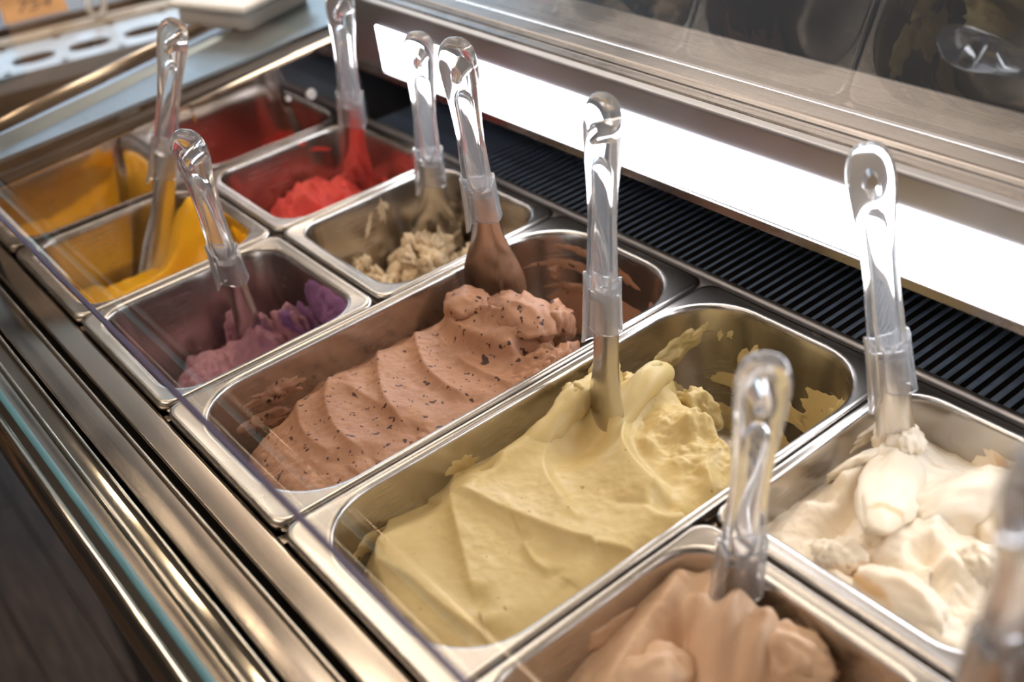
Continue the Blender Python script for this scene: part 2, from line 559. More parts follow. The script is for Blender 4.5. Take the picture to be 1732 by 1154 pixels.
# air grille
gr = cpart(box('air_grille', -0.004, XR, 0.385, 0.475, -0.04, -0.022, M['dark']))
bm = bmesh.new()
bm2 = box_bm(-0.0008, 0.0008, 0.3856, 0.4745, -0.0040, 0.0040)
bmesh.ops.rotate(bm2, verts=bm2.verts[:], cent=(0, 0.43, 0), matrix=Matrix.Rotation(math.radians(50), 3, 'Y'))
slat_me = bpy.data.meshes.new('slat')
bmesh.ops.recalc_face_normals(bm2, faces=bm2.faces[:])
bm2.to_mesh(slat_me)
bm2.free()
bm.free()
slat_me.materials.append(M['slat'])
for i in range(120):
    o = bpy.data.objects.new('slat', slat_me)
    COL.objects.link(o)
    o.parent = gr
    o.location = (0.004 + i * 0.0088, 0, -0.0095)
cpart(box('rear_wall', -0.004, XR, 0.475, 0.479, -0.3, 0.138, M['basin']))
# fascia with the light
FY, ZB, ZL0, ZL1, ZT = 0.370, 0.0636, 0.0715, 0.1160, 0.1380
cpart(extrude_x('fascia', [(FY + 0.03, ZB), (FY + 0.001, ZB), (FY, ZB + 0.001), (FY, ZT - 0.002)] + arc(FY + 0.0022, ZT - 0.0022, 0.0022, 180, 90, 4) + [(FY + 0.03, ZT), (FY + 0.03, ZT - 0.002), (FY + 0.004, ZT - 0.004), (FY + 0.004, ZB + 0.004), (FY + 0.03, ZB + 0.004)], -0.004, XR, M['fascia'], smooth=True))
lm = cpart(box('light_strip', 0.078, XR - 0.02, FY - 0.0007, FY + 0.0005, ZL0, ZL1, M['led'], bevel=0.0003))
cpart(box('light_lip', 0.0, XR, FY - 0.0035, FY - 0.0001, ZB, ZL0 - 0.0006, M['ledge'], bevel=0.0008))
# ledge with its small steps
cpart(extrude_x('ledge', [(FY + 0.03, ZT - 0.02), (FY + 0.03, ZT - 0.0001), (FY + 0.008, ZT + 0.0001), (FY + 0.0095, ZT + 0.0012), (0.3875, ZT + 0.0012), (0.3885, ZT - 0.0008), (0.3905, ZT - 0.0008), (0.3915, ZT + 0.0012), (0.396, ZT + 0.0014), (0.397, ZT + 0.0020), (0.3992, ZT + 0.0024), (0.4002, ZT + 0.0012), (0.4045, ZT + 0.0012), (0.4052, ZT + 0.0006), (0.4065, ZT + 0.0006), (0.476, ZT + 0.0004), (0.476, ZT - 0.02)], -0.02, XR, M['ledge'], smooth=False))
# customer side glass, leaning over the pans
by, bz = 0.3850, ZT + 0.0016
ty, tz = by - 0.509 * 0.46, bz + 0.861 * 0.46
ny, nz = 0.861 * 0.005, 0.509 * 0.005
cpart(extrude_x('front_glass', [(by, bz), (by + ny, bz + nz), (ty + ny, tz + nz), (ty, tz)], -0.02, XR, M['glass']))
# clerk side pane, its polished lower edge low over the front of the pans
rp = cpart(box('rear_pane', -0.10, XR, -0.0215, -0.0185, 0.1012, 0.50, M['pane']))
cpart(box('pane_edge', -0.10, XR, -0.0217, -0.0183, 0.0985, 0.1012, M['paneedge'], bevel=0.0006))

# end wall, polished like a mirror, its top rising to the back
def prism(name, poly, x0, x1, mat):
    """poly of (y, z) between two x"""
    return cpart(extrude_x(name, poly, x0, x1, mat))
prism('end_wall', [(-0.012, -0.06), (0.385, -0.06), (0.385, 0.0888), (-0.012, 0.0612)], -0.006, -0.002, M['mirror'])
v = [(-0.001, -0.012, 0.0608), (-0.001, 0.372, 0.0878), (0.001, 0.372, 0.0895), (0.001, -0.012, 0.0625), (-0.008, -0.012, 0.0640), (-0.008, 0.372, 0.0905)]
f = [(0, 1, 2, 3), (3, 2, 5, 4), (0, 4, 5, 1), (0, 3, 4), (1, 5, 2)]
cpart(mesh('end_rim', v, f, M['chrome']))
v = [(0.001, 0.20, 0.0575), (0.001, 0.3665, 0.0648), (0.001, 0.3665, 0.0868), (0.001, 0.20, 0.076), (-0.0025, 0.20, 0.0575), (-0.0025, 0.3665, 0.0648), (-0.0025, 0.3665, 0.0868), (-0.0025, 0.20, 0.076)]
f = [(0, 1, 2, 3), (4, 7, 6, 5), (0, 4, 5, 1), (1, 5, 6, 2), (2, 6, 7, 3), (3, 7, 4, 0)]
cpart(mesh('end_lip', v, f, M['mirror']))
bm = bmesh.new()
for cy, cz, r in ((0.325, 0.043, 0.0062), (0.299, 0.047, 0.0030)):
    bmesh.ops.create_cone(bm, segments=20, radius1=r, radius2=r * 0.7, depth=0.003, cap_ends=True,
                          matrix=Matrix.Translation((0.0, cy, cz)) @ Matrix.Rotation(math.radians(90), 4, 'Y'))
cpart(from_bm('rivet', bm, M['white']))
bm = bmesh.new()
bmesh.ops.create_cone(bm, segments=16, radius1=0.0035, radius2=0.002, depth=0.003, cap_ends=True,
                      matrix=Matrix.Translation((0.022, FY - 0.001, 0.124)) @ Matrix.Rotation(math.radians(90), 4, 'X'))
cpart(from_bm('screw_head', bm, M['chrome']))

# end cap beyond the end wall: stepped steel strips running back
def strip(name, a0, a1, b0, b1, za, zb, mat, th=0.004):
    """quad strip, inner edge a0-a1 at za, outer edge b0-b1 at zb, with a thickness"""
    v = [(*a0, za[0]), (*a1, za[1]), (*b1, zb[1]), (*b0, zb[0])]
    v += [(p[0], p[1], p[2] - th) for p in v]
    f = [(0, 1, 2, 3), (4, 7, 6, 5), (0, 4, 5, 1), (1, 5, 6, 2), (2, 6, 7, 3), (3, 7, 4, 0)]
    bm = bmesh.new()
    vv = [bm.verts.new(p) for p in v]
    for q in f:
        bm.faces.new([vv[i] for i in q])
    return cpart(from_bm(name, bm, mat))
strip('end_cap_inner', (-0.008, -0.05), (-0.008, 0.47), (-0.0045, -0.05), (-0.046, 0.47), (0.0572, 0.094), (0.0690, 0.094), M['dark'])
strip('end_cap_step', (-0.006, -0.05), (-0.044, 0.47), (-0.030, -0.05), (-0.1755, 0.47), (0.083, 0.094), (0.090, 0.090), M['endcap'])
strip('end_cap_outer', (-0.030, -0.05), (-0.1755, 0.47), (-0.075, -0.05), (-0.245, 0.47), (0.080, 0.080), (0.074, 0.076), M['basin'])
bm = bmesh.new()
p0, p1 = Vector((-0.062, -0.05, 0.084)), Vector((-0.246, 0.47, 0.088))
ax = (p1 - p0).normalized()
q = ax.to_track_quat('Z', 'Y').to_matrix().to_4x4()
bmesh.ops.create_cone(bm, segments=14, radius1=0.006, radius2=0.006, depth=(p1 - p0).length, cap_ends=True, matrix=Matrix.Translation((p0 + p1) / 2) @ q)
cpart(from_bm('end_cap_edge', bm, M['goldrim'], smooth=True))
cpart(box('end_panel', -0.02, -0.006, -0.02, 0.479, FZ, 0.05, M['basin']))
cpart(box('outer_panel', -0.02, XR, 0.4795, 0.484, FZ, 0.128, M['dark']))

# ------------------------------------------------------------------ pans
DEPTH = 0.105
RIMZ = 0.0045
def rrect(hx, hy, r, nc=9, ne=6):
    """points of a rounded rectangle, counter-clockwise from the front edge"""
    pts = []
    for cx, cy, a0, ex, ey in ((hx - r, -hy + r, -90, 0, 0), (hx - r, hy - r, 0, 0, 0), (-hx + r, hy - r, 90, 0, 0), (-hx + r, -hy + r, 180, 0, 0)):
        for i in range(nc + 1):
            a = math.radians(a0 + 90 * i / nc)
            pts.append((cx + r * math.cos(a), cy + r * math.sin(a)))
    out = []
    n = len(pts)
    for i in range(n):
        a, b = pts[i], pts[(i + 1) % n]
        out.append(a)
        if (i + 1) % (nc + 1) == 0:
            for k in range(1, ne):
                out.append((a[0] + (b[0] - a[0]) * k / ne, a[1] + (b[1] - a[1]) * k / ne))
    return out

class Pan:
    def __init__(s, cx, y0, y1, oy0, oy1, R):
        s.cx = cx
        s.y0, s.y1 = y0, y1            # outer flange
        s.oy0, s.oy1 = oy0, oy1        # opening
        s.R = R
        s.cy = (oy0 + oy1) / 2
        s.hx = 0.0772
        s.hy = (oy1 - oy0) / 2
    def half(s, z):
        tp = np.interp(z, [-0.105, -0.1025, -0.0975, -0.090, -0.066, -0.003, 0.002, 0.0045], [0.0230, 0.0165, 0.0120, 0.0095, 0.0070, 0.0006, 0.0003, -0.0004])
        r = np.interp(z, [-0.105, -0.1025, -0.0975, -0.090, -0.066, -0.003], [0.014, 0.010, 0.006, 0.004, 0.002, 0.0])
        return s.hx - tp, s.hy - tp, s.R - r
    def edge(s, su, tv, z, inset=0.0):
        """wall point at square direction (su, tv), max(|su|,|tv|) = 1"""
        hx, hy, R = s.half(z)
        hx = hx - inset
        hy = hy - inset
        px, py = su * hx, tv * hy
        cxn = np.sign(px) * (hx - R)
        cyn = np.sign(py) * (hy - R)
        inc = (np.abs(px) > hx - R) & (np.abs(py) > hy - R)
        dx, dy = px - cxn, py - cyn
        L = np.maximum(np.hypot(dx, dy), 1e-9)
        px = np.where(inc, cxn + dx / L * R, px)
        py = np.where(inc, cyn + dy / L * R, py)
        return px, py

def build_pan(p, label):
    ocx, ocy = 0.0, (p.y0 + p.y1) / 2 - p.cy
    ohx, ohy = 0.0840, (p.y1 - p.y0) / 2
    rings = []
    def outer(ins, z, r=0.011):
        rings.append([(x + ocx, y + ocy, z) for x, y in rrect(ohx - ins, ohy - ins, r)])
    def inner(ins, z, R):
        rings.append([(x, y, z) for x, y in rrect(p.hx - ins, p.hy - ins, R)])
    outer(0.0007, -0.0035)
    outer(0.0, -0.002)
    outer(0.0, 0.0035)
    outer(0.0006, 0.0052)
    outer(0.0020, 0.0060)
    outer(0.0035, 0.0057)
    inner(-0.0040, 0.0053, p.R + 0.004)
    inner(-0.0015, 0.0051, p.R + 0.0015)
    inner(-0.0004, 0.0042, p.R)
    inner(0.0003, 0.0020, p.R)
    inner(0.0006, -0.003, p.R)
    inner(0.0070, -0.066, p.R - 0.002)
    inner(0.0095, -0.090, p.R - 0.004)
    inner(0.0120, -0.0975, p.R - 0.006)
    inner(0.0165, -0.1025, p.R - 0.010)
    inner(0.0230, -0.1048, p.R - 0.014)
    inner(0.0300, -0.1050, p.R - 0.018)
    n = len(rings[0])
    v = [pt for r in rings for pt in r]
    f = []
    for k in range(len(rings) - 1):
        for i in range(n):
            j = (i + 1) % n
            f.append((k * n + i, k * n + j, (k + 1) * n + j, (k + 1) * n + i))
    f.append(tuple((len(rings) - 1) * n + i for i in range(n)))
    v = [(x, y, z + DEPTH) for x, y, z in v]
    o = mesh('ice_cream_pan', v, f, M['pan'], None, (p.cx, p.cy, -DEPTH), True)
    o.data.set_sharp_from_angle(angle=math.radians(60))
    sm = o.modifiers.new('thickness', 'SOLIDIFY')
    sm.thickness = 0.0009
    sm.offset = -1.0
    tag(o, label, 'pan', 'steel ice cream pans set in the case')
    return o

def X(k):
    return 0.17 * (k - 0.5)
FULL = dict(y0=0.0005, y1=0.3640, oy0=0.0140, oy1=0.3525, R=0.047)
FRONT = dict(y0=0.0005, y1=0.1802, oy0=0.0125, oy1=0.1680, R=0.027)
BACK = dict(y0=0.1838, y1=0.3640, oy0=0.1968, oy1=0.3525, R=0.027)
P_yel = Pan(X(1), **FRONT)
P_red = Pan(X(1), **BACK)
P_vio = Pan(X(2), **FRONT)
P_bei = Pan(X(2), **BACK)
P_cho = Pan(X(3), **FULL)
P_pis = Pan(X(4), **FULL)
P_tan = Pan(X(5), **FRONT)
P_whi = Pan(X(5), **BACK)
P_ext = Pan(X(6), **FRONT)
build_pan(P_yel, 'half size steel pan holding bright yellow ice cream')
build_pan(P_red, 'half size steel pan holding red ice cream in the far back corner')
build_pan(P_vio, 'half size steel pan with purple ice cream scraped nearly empty')
build_pan(P_bei, 'half size steel pan with crumbly beige ice cream scraped nearly empty')
build_pan(P_cho, 'long steel pan holding brown ice cream with dark chips')
build_pan(P_pis, 'long steel pan holding pale olive yellow ice cream')
build_pan(P_tan, 'half size steel pan holding tan ice cream at the bottom of the photo')
build_pan(P_whi, 'half size steel pan holding white ice cream with caramel coloured streaks')
build_pan(P_ext, 'half size steel pan at the bottom right corner, mostly cut off by the photo')

# ------------------------------------------------------------------ ice cream
FLOORZ = -0.1046
class Soup:
    def __init__(s):
        s.v = []
        s.f = []
    def add(s, v, f):
        o = len(s.v)
        s.v += [tuple(map(float, p)) for p in v]
        s.f += [tuple(i + o for i in q) for q in f]

_ico = {}
def ico(sub):
    if sub not in _ico:
        bm = bmesh.new()
        bmesh.ops.create_icosphere(bm, subdivisions=sub, radius=1.0)
        _ico[sub] = (np.array([v.co[:] for v in bm.verts]), [tuple(v.index for v in f.verts) for f in bm.faces])
        bm.free()
    return _ico[sub]

def blob(soup, c, r, rot=(0, 0, 0), amp=0.25, freq=2.2, seed=0, sub=4, squash=2.0):
    v, f = ico(sub)
    n1 = fbm(v[:, 0] * freq + seed * 3.1 + v[:, 2] * 1.7, v[:, 1] * freq - v[:, 2] * freq, seed, 4)
    n2 = fbm(v[:, 0] * freq * 3 + seed, v[:, 2] * freq * 3 + v[:, 1] * 2, seed + 5, 3)
    d = 1 + amp * n1 + amp * 0.4 * n2
    w_ = v * d[:, None] * np.array(r)
    R = np.array(Matrix.Rotation(rot[2], 3, 'Z') @ Matrix.Rotation(rot[1], 3, 'Y') @ Matrix.Rotation(rot[0], 3, 'X'))
    soup.add(w_ @ R.T + np.array(c), f)

def roll(soup, pts, seed=0, amp=0.12, nr=18):
    """a thick roll of ice cream along (x, y, z, radius) points"""
    P = [np.array(p, float) for p in pts]
    for _ in range(3):
        Q = [P[0]]
        for a, b in zip(P[:-1], P[1:]):
            Q += [a * .75 + b * .25, a * .25 + b * .75]
        P = Q + [P[-1]]
    n = len(P)
    v, f = [], []
    for i, p in enumerate(P):
        a, b = P[max(0, i - 1)], P[min(n - 1, i + 1)]
        t = (b - a)[:3]
        t /= np.linalg.norm(t)
        u = np.cross(t, (0, 0, 1.0))
        u /= np.linalg.norm(u)
        w_ = np.cross(u, t)
        e = min(i, n - 1 - i) / 4.0
        r = p[3] * math.sqrt(max(0.02, 1 - max(0, 1 - e) ** 2))
        th = np.linspace(0, 2 * math.pi, nr, endpoint=False)
        k = 1 + amp * fbm(np.cos(th) * 1.2 + i * 0.13 + seed, np.sin(th) * 1.2 + i * 0.11, seed, 4)
        for a_, kk in zip(th, k):
            v.append(p[:3] + r * kk * (math.cos(a_) * u + math.sin(a_) * w_))
    for i in range(n - 1):
        for j in range(nr):
            k = (j + 1) % nr
            f.append((i * nr + j, i * nr + k, (i + 1) * nr + k, (i + 1) * nr + j))
    f.append(tuple(range(nr))[::-1])
    f.append(tuple((n - 1) * nr + j for j in range(nr)))
    soup.add(v, f)

def field(soup, pan, hfun, nx=150, ny=300, rough=0.0, seed=0, skirt=True):
    """height field filling the pan; hfun(x, y) in pan coordinates (x from centre, y world) gives world z"""
    s = np.linspace(-1, 1, nx)
    t = np.linspace(-1, 1, ny)
    S, T = np.meshgrid(s, t)
    m = np.maximum(np.maximum(np.abs(S), np.abs(T)), 1e-6)
    ex, ey = pan.edge(S / m, T / m, RIMZ - 0.03)
    x = ex * m
    y = ey * m + pan.cy
    z = hfun(x, y)
    z = np.clip(z, FLOORZ - 0.0005, 0.06)
    ex, ey = pan.edge(S / m, T / m, np.minimum(z, RIMZ - 0.002), -0.0003)
    x = ex * m
    y = ey * m + pan.cy
    v = np.stack([x + pan.cx, y, z], -1).reshape(-1, 3)
    idx = np.arange(nx * ny).reshape(ny, nx)
    a, b, c, d = idx[:-1, :-1].ravel(), idx[:-1, 1:].ravel(), idx[1:, 1:].ravel(), idx[1:, :-1].ravel()
    # leave out what lies under the pan floor
    zz = z.ravel()
    keep = np.maximum.reduce([zz[a], zz[b], zz[c], zz[d]]) > FLOORZ + 0.0004
    f = np.stack([a, b, c, d], -1)[keep]
    used = np.unique(f)
    remap = -np.ones(nx * ny, int)
    remap[used] = np.arange(len(used))
    soup.add(v[used], [tuple(r) for r in remap[f].tolist()])

def perim(tau):
    tau = np.mod(tau, 8.0)
    s = np.where(tau < 2, tau - 1, np.where(tau < 4, 1.0, np.where(tau < 6, 5 - tau, -1.0)))
    t = np.where(tau < 2, -1.0, np.where(tau < 4, tau - 3, np.where(tau < 6, 1.0, 7 - tau)))
    return s, t

def smear(pan, tau0, z0, a, b, rot, thick, seed, mat, parent, irr=0.4, nr=12, nt=56):
    """a patch of ice cream sticking to the pan wall; tau runs 0-2 front, 2-4 right, 4-6 back, 6-8 left"""
    th = np.linspace(0, 2 * math.pi, nt, endpoint=False)
    rr = np.linspace(0, 1, nr)
    RR, TH = np.meshgrid(rr, th, indexing='ij')
    edge = 1 + irr * fbm(np.cos(TH) * 2.2 + seed * 5.3, np.sin(TH) * 2.2 + seed, seed, 5) * 1.3
    u = RR * edge * a * np.cos(TH)
    v_ = RR * edge * b * np.sin(TH)
    c, s = math.cos(rot), math.sin(rot)
    p = u * c - v_ * s
    q_ = u * s + v_ * c
    side = int(tau0 // 2) % 2
    per = pan.hx if side == 0 else pan.hy
    tau = tau0 + p / per
    z = np.clip(z0 + q_, FLOORZ + 0.003, RIMZ - 0.001)
    S, T = perim(tau)
    n = fbm(p * 160 + seed, q_ * 160, seed + 3, 4)
    hgt = thick * (np.sqrt(np.clip(1 - RR ** 2, 0, 1)) * (0.75 + 0.9 * n)) - 0.0004
    hgt = np.where(RR > 0.98, -0.0006, np.maximum(hgt, 0.0002))
    x, y = pan.edge(S, T, z)
    # inward normal from neighbouring wall points
    x1, y1 = pan.edge(*perim(tau + 0.02), z)
    x0, y0 = pan.edge(*perim(tau - 0.02), z)
    tx, ty_ = x1 - x0, y1 - y0
    L = np.maximum(np.hypot(tx, ty_), 1e-9)
    nx_, ny_ = -ty_ / L, tx / L
    vv = np.stack([x + nx_ * hgt, y + ny_ * hgt + pan.cy, z], -1)
    vv[..., 0] += pan.cx
    pts = [vv[0, 0]] + [vv[i, j] for i in range(1, nr) for j in range(nt)]
    f = []
    for j in range(nt):
        k = (j + 1) % nt
        f.append((0, 1 + j, 1 + k))
        for i in range(nr - 2):
            f.append((1 + i * nt + j, 1 + (i + 1) * nt + j, 1 + (i + 1) * nt + k, 1 + i * nt + k))
    base = Vector((pan.cx, pan.cy, FLOORZ))
    pts = [tuple(Vector(map(float, q0)) - base) for q0 in pts]
    o = mesh('smear', pts, f, mat, parent, (0, 0, 0), True)
    return o

def finish(soup, name, pan, mat, label):
    base = (pan.cx, pan.cy, FLOORZ)
    v = [(p[0] - base[0], p[1] - base[1], p[2] - base[2]) for p in soup.v]
    o = mesh(name, v, soup.f, mat, None, base, True)
    tag(o, label, 'ice cream')
    return o

# ---- pistachio
def h_pis(x, y):
    n = fbm(x * 16, y * 16, 3, 2)
    z = -0.0145 + 0.002 * n
    # general form: crowned along the middle, lower by the left wall and the front left corner
    z = z - 0.020 * sstep(-0.040, -0.074, x) * sstep(0.30, 0.06, y) - 0.004 * sstep(0.05, 0.077, x)
    z = z - 0.016 * sstep(0.065, 0.015, y) * sstep(0.03, -0.06, x)
    z = z - 0.010 * sstep(0.05, 0.012, y)
    # spatula strokes: thin crests, soft on the near side
    z = z + ridge(x, y, [(-0.100, 0.140), (-0.076, 0.120), (-0.056, 0.103), (-0.026, 0.088), (0.002, 0.074), (0.034, 0.058)], 0.0075, 0.024, 0.006, 1.2)
    z = z + ridge(x, y, [(-0.054, 0.102), (-0.034, 0.109), (-0.011, 0.114), (0.008, 0.119), (0.030, 0.126), (0.074, 0.150)], 0.0070, 0.020, 0.005, 1.2)
    z = z + ridge(x, y, [(-0.105, 0.125), (-0.082, 0.073), (-0.055, 0.048), (-0.030, 0.034), (-0.005, 0.026), (0.010, 0.022)], 0.0080, 0.020, 0.005, 1.3, 0.05)
    z = z + ridge(x, y, [(-0.048, 0.036), (-0.022, 0.041), (-0.006, 0.044), (0.015, 0.043), (0.056, 0.048)], 0.0065, 0.018, 0.004, 1.2)
    z = z + ridge(x, y, [(0.010, 0.108), (0.030, 0.100), (0.046, 0.104)], 0.003, 0.010, 0.003, 1.2, 0.05)
    # the big fold right of the spatula, steep on its back side
    z = z + ridge(x, y, [(-0.034, 0.278), (-0.029, 0.241), (-0.022, 0.218), (-0.005, 0.201), (0.017, 0.192), (0.052, 0.186)], 0.015, 0.005, 0.026, 1.5, 0.08)
    z = z + bump(x, y, -0.034, 0.258, 0.014, 0.014, 0.011, 0.4, 2.4)
    # the thick roll left of the spatula running down to the front
    z = z + ridge(x, y, [(-0.060, 0.236), (-0.054, 0.210), (-0.053, 0.185), (-0.054, 0.160), (-0.056, 0.130)], 0.010, 0.013, 0.012, 2.2, 0.12)
    z = z + ridge(x, y, [(-0.044, 0.207), (-0.044, 0.180), (-0.034, 0.160), (-0.012, 0.148), (0.028, 0.138)], 0.006, 0.005, 0.020, 1.3)
    # scooped hollow between the rolls
    z = z - bump(x, y, -0.030, 0.198, 0.018, 0.026, 0.016)
    # rough right hand part
    rz = sstep(0.20, 0.225, y) * sstep(-0.03, 0.0, x)
    z = z + rz * (0.007 * fbm(x * 70 + 4, y * 70, 21, 4) + 0.003)
    z = z + bump(x, y, 0.008, 0.246, 0.020, 0.014, 0.011, 0.3, 2.6)
    z = z + ridge(x, y, [(-0.008, 0.224), (0.004, 0.216), (0.020, 0.218)], 0.006, 0.003, 0.010, 1.3)
    z = z + ridge(x, y, [(0.072, 0.205), (0.045, 0.222), (0.036, 0.243), (0.028, 0.262)], 0.005, 0.012, 0.003, 1.3)
    z = z - ridge(x, y, [(0.018, 0.160), (0.050, 0.176), (0.075, 0.20)], 0.002, 0.004, 0.004)
    # back end: broken off, the pan is empty behind it
    yb = np.interp(x, [-0.08, -0.062, -0.045, -0.030, 0.0, 0.012, 0.030, 0.055, 0.078], [0.232, 0.246, 0.268, 0.287, 0.284, 0.272, 0.268, 0.258, 0.250])
    yb = yb + 0.008 * fbm(x * 90, y * 40 + 3, 8, 4)
    s = sstep(0.0, 0.020, yb - y)
    z = FLOORZ - 0.002 + (z - FLOORZ + 0.002) * s
    z = z + 0.0007 * fbm(x * 160, y * 160, 12, 3)
    return z
sp = Soup()
field(sp, P_pis, h_pis, 170, 330)
CX = P_pis.cx
roll(sp, [(CX - 0.063, 0.248, -0.010, 0.007), (CX - 0.059, 0.230, -0.004, 0.0095), (CX - 0.057, 0.212, -0.003, 0.0100), (CX - 0.055, 0.196, -0.006, 0.0095), (CX - 0.052, 0.178, -0.011, 0.0105), (CX - 0.050, 0.150, -0.0185, 0.0110), (CX - 0.046, 0.120, -0.026, 0.010)], 4, 0.35)
blob(sp, (CX - 0.063, 0.240, -0.004), (0.010, 0.013, 0.009), (0.2, 0.3, 0.2), 0.6, 2.6, 19)
blob(sp, (CX - 0.059, 0.214, -0.003), (0.011, 0.008, 0.009), (0.1, 0.2, 0.5), 0.5, 2.2, 23)
roll(sp, [(CX - 0.037, 0.272, -0.006, 0.008), (CX - 0.035, 0.262, 0.000, 0.0105), (CX - 0.032, 0.248, 0.000, 0.0100), (CX - 0.029, 0.232, -0.004, 0.0085), (CX - 0.025, 0.216, -0.010, 0.0075), (CX - 0.012, 0.203, -0.0165, 0.007)], 9, 0.16)
blob(sp, (0.595 - 0.060, 0.236, -0.012), (0.013, 0.016, 0.014), (0.2, 0.3, 0.2), 0.4, 2.0, 3)
blob(sp, (0.595 - 0.070, 0.214, -0.026), (0.010, 0.018, 0.010), (0.1, 0.1, 0.3), 0.45, 2.4, 8)
blob(sp, (0.595 - 0.052, 0.252, -0.018), (0.012, 0.010, 0.016), (0, 0.4, 0.7), 0.4, 2.4, 5)
blob(sp, (0.595 - 0.018, 0.283, -0.034), (0.016, 0.010, 0.020), (0.4, 0, 0.3), 0.5, 2.6, 14)
pis = finish(sp, 'ice_cream', P_pis, M['pist'], 'pale olive yellow ice cream smoothed into big folds in a long pan')
smear(P_pis, 6.19, -0.025, 0.034, 0.010, -0.36, 0.0035, 2, M['pist'], pis, 0.4)
smear(P_pis, 6.30, -0.056, 0.020, 0.018, 0.2, 0.004, 4, M['pist'], pis)
smear(P_pis, 6.46, -0.040, 0.022, 0.010, -0.4, 0.004, 5, M['pist'], pis)
smear(P_pis, 5.46, -0.036, 0.007, 0.015, 0.5, 0.003, 6, M['pist'], pis, 0.7)
smear(P_pis, 5.9, -0.084, 0.034, 0.012, 0.05, 0.0025, 7, M['pist'], pis)
smear(P_pis, 5.2, -0.086, 0.045, 0.010, 0.1, 0.0025, 9, M['pist'], pis)
smear(P_pis, 4.25, -0.040, 0.010, 0.020, 0.3, 0.003, 10, M['pist'], pis, 0.6)
smear(P_pis, 4.1, -0.070, 0.030, 0.018, 0.2, 0.0025, 11, M['pist'], pis, 0.6)
smear(P_pis, 5.1, -0.058, 0.060, 0.010, 0.05, 0.0010, 154, M['pist'], pis, 0.4, 14, 72)
smear(P_pis, 4.2, -0.050, 0.050, 0.030, 0.05, 0.0010, 155, M['pist'], pis, 0.4, 14, 72)
smear(P_pis, 6.02, -0.012, 0.010, 0.003, -0.4, 0.0015, 13, M['pist'], pis, 0.6)
smear(P_pis, 5.78, -0.018, 0.003, 0.004, 0.4, 0.0012, 15, M['pist'], pis, 0.6)
smear(P_pis, 5.66, -0.017, 0.003, 0.004, 0.4, 0.0012, 16, M['pist'], pis, 0.6)
smear(P_pis, 7.35, -0.018, 0.012, 0.006, 0.1, 0.0012, 17, M['pist'], pis, 0.6)
smear(P_pis, 7.8, -0.030, 0.030, 0.006, 0.1, 0.002, 18, M['pist'], pis, 0.6)

# ---- chocolate
def h_cho(x, y):
    z = -0.017 + 0.002 * fbm(x * 16, y * 16, 31, 2)
    z = z - 0.016 * sstep(-0.040, -0.076, x) - 0.004 * sstep(0.055, 0.078, x)
    z = z - 0.022 * sstep(0.10, 0.02, y) * sstep(0.02, -0.075, x)
    z = z - 0.014 * sstep(0.055, 0.012, y)
    z = z + ridge(x, y, [(-0.075, 0.170), (-0.058, 0.159), (-0.025, 0.139), (0.009, 0.123), (0.045, 0.120)], 0.0065, 0.022, 0.005, 1.2)
    z = z + ridge(x, y, [(-0.060, 0.195), (-0.042, 0.183), (-0.013, 0.169), (0.015, 0.165), (0.048, 0.168)], 0.0065, 0.022, 0.005, 1.2)
    z = z + ridge(x, y, [(-0.066, 0.120), (-0.046, 0.110), (-0.024, 0.093), (0.013, 0.082), (0.045, 0.086)], 0.0065, 0.020, 0.005, 1.2)
    z = z + ridge(x, y, [(-0.045, 0.112), (-0.020, 0.119), (0.004, 0.120), (0.034, 0.124)], 0.004, 0.016, 0.005, 1.2)
    z = z + ridge(x, y, [(-0.072, 0.100), (-0.055, 0.088), (-0.037, 0.077), (-0.008, 0.066), (0.035, 0.070)], 0.0060, 0.018, 0.005, 1.2)
    z = z + ridge(x, y, [(-0.010, 0.193), (0.012, 0.190), (0.040, 0.195), (0.066, 0.200)], 0.005, 0.010, 0.004, 1.2)
    z = z - bump(x, y, -0.068, 0.062, 0.012, 0.030, 0.016, -0.25)
    # rough crumbly front
    rz = sstep(0.075, 0.05, y)
    z = z + rz * 0.004 * fbm(x * 130, y * 130, 35, 3)
    # the scooped heap by the blade
    z = z + bump(x, y, 0.004, 0.238, 0.046, 0.030, 0.022, 0.05, 3.0)
    rz = bump(x, y, 0.006, 0.240, 0.055, 0.036, 1.0, 0, 4.0)
    z = z + rz * (0.009 * fbm(x * 48 + 2, y * 48, 36, 4))
    z = z + ridge(x, y, [(-0.052, 0.222), (-0.030, 0.207), (0.0, 0.207), (0.026, 0.214), (0.040, 0.226)], 0.010, 0.016, 0.005, 1.6, 0.1)
    z = z + ridge(x, y, [(-0.028, 0.226), (-0.004, 0.226), (0.016, 0.238), (0.034, 0.250)], 0.007, 0.008, 0.005, 1.6, 0.2)
    z = z - ridge(x, y, [(0.028, 0.216), (0.040, 0.232), (0.046, 0.252)], 0.018, 0.005, 0.004, 1.6, 0.2)
    z = z + bump(x, y, 0.060, 0.228, 0.014, 0.022, 0.010, 0, 2.4) + 0.006 * bump(x, y, 0.06, 0.23, 0.02, 0.03, 1.0) * fbm(x * 150, y * 150, 39, 3)
    yb = np.interp(x, [-0.08, -0.062, -0.045, -0.02, 0.02, 0.045, 0.06, 0.078], [0.205, 0.236, 0.272, 0.284, 0.278, 0.264, 0.262, 0.246])
    yb = yb + 0.008 * fbm(x * 100, y * 50 + 3, 38, 4)
    s = sstep(0.0, 0.022, yb - y)
    z = FLOORZ - 0.002 + (z - FLOORZ + 0.002) * s
    return z + 0.0010 * fbm(x * 190, y * 190, 32, 3)
sp = Soup()
field(sp, P_cho, h_cho, 170, 330)
blob(sp, (0.425 - 0.030, 0.228, -0.001), (0.022, 0.018, 0.013), (0, 0.1, 0.2), 0.35, 2.0, 41)
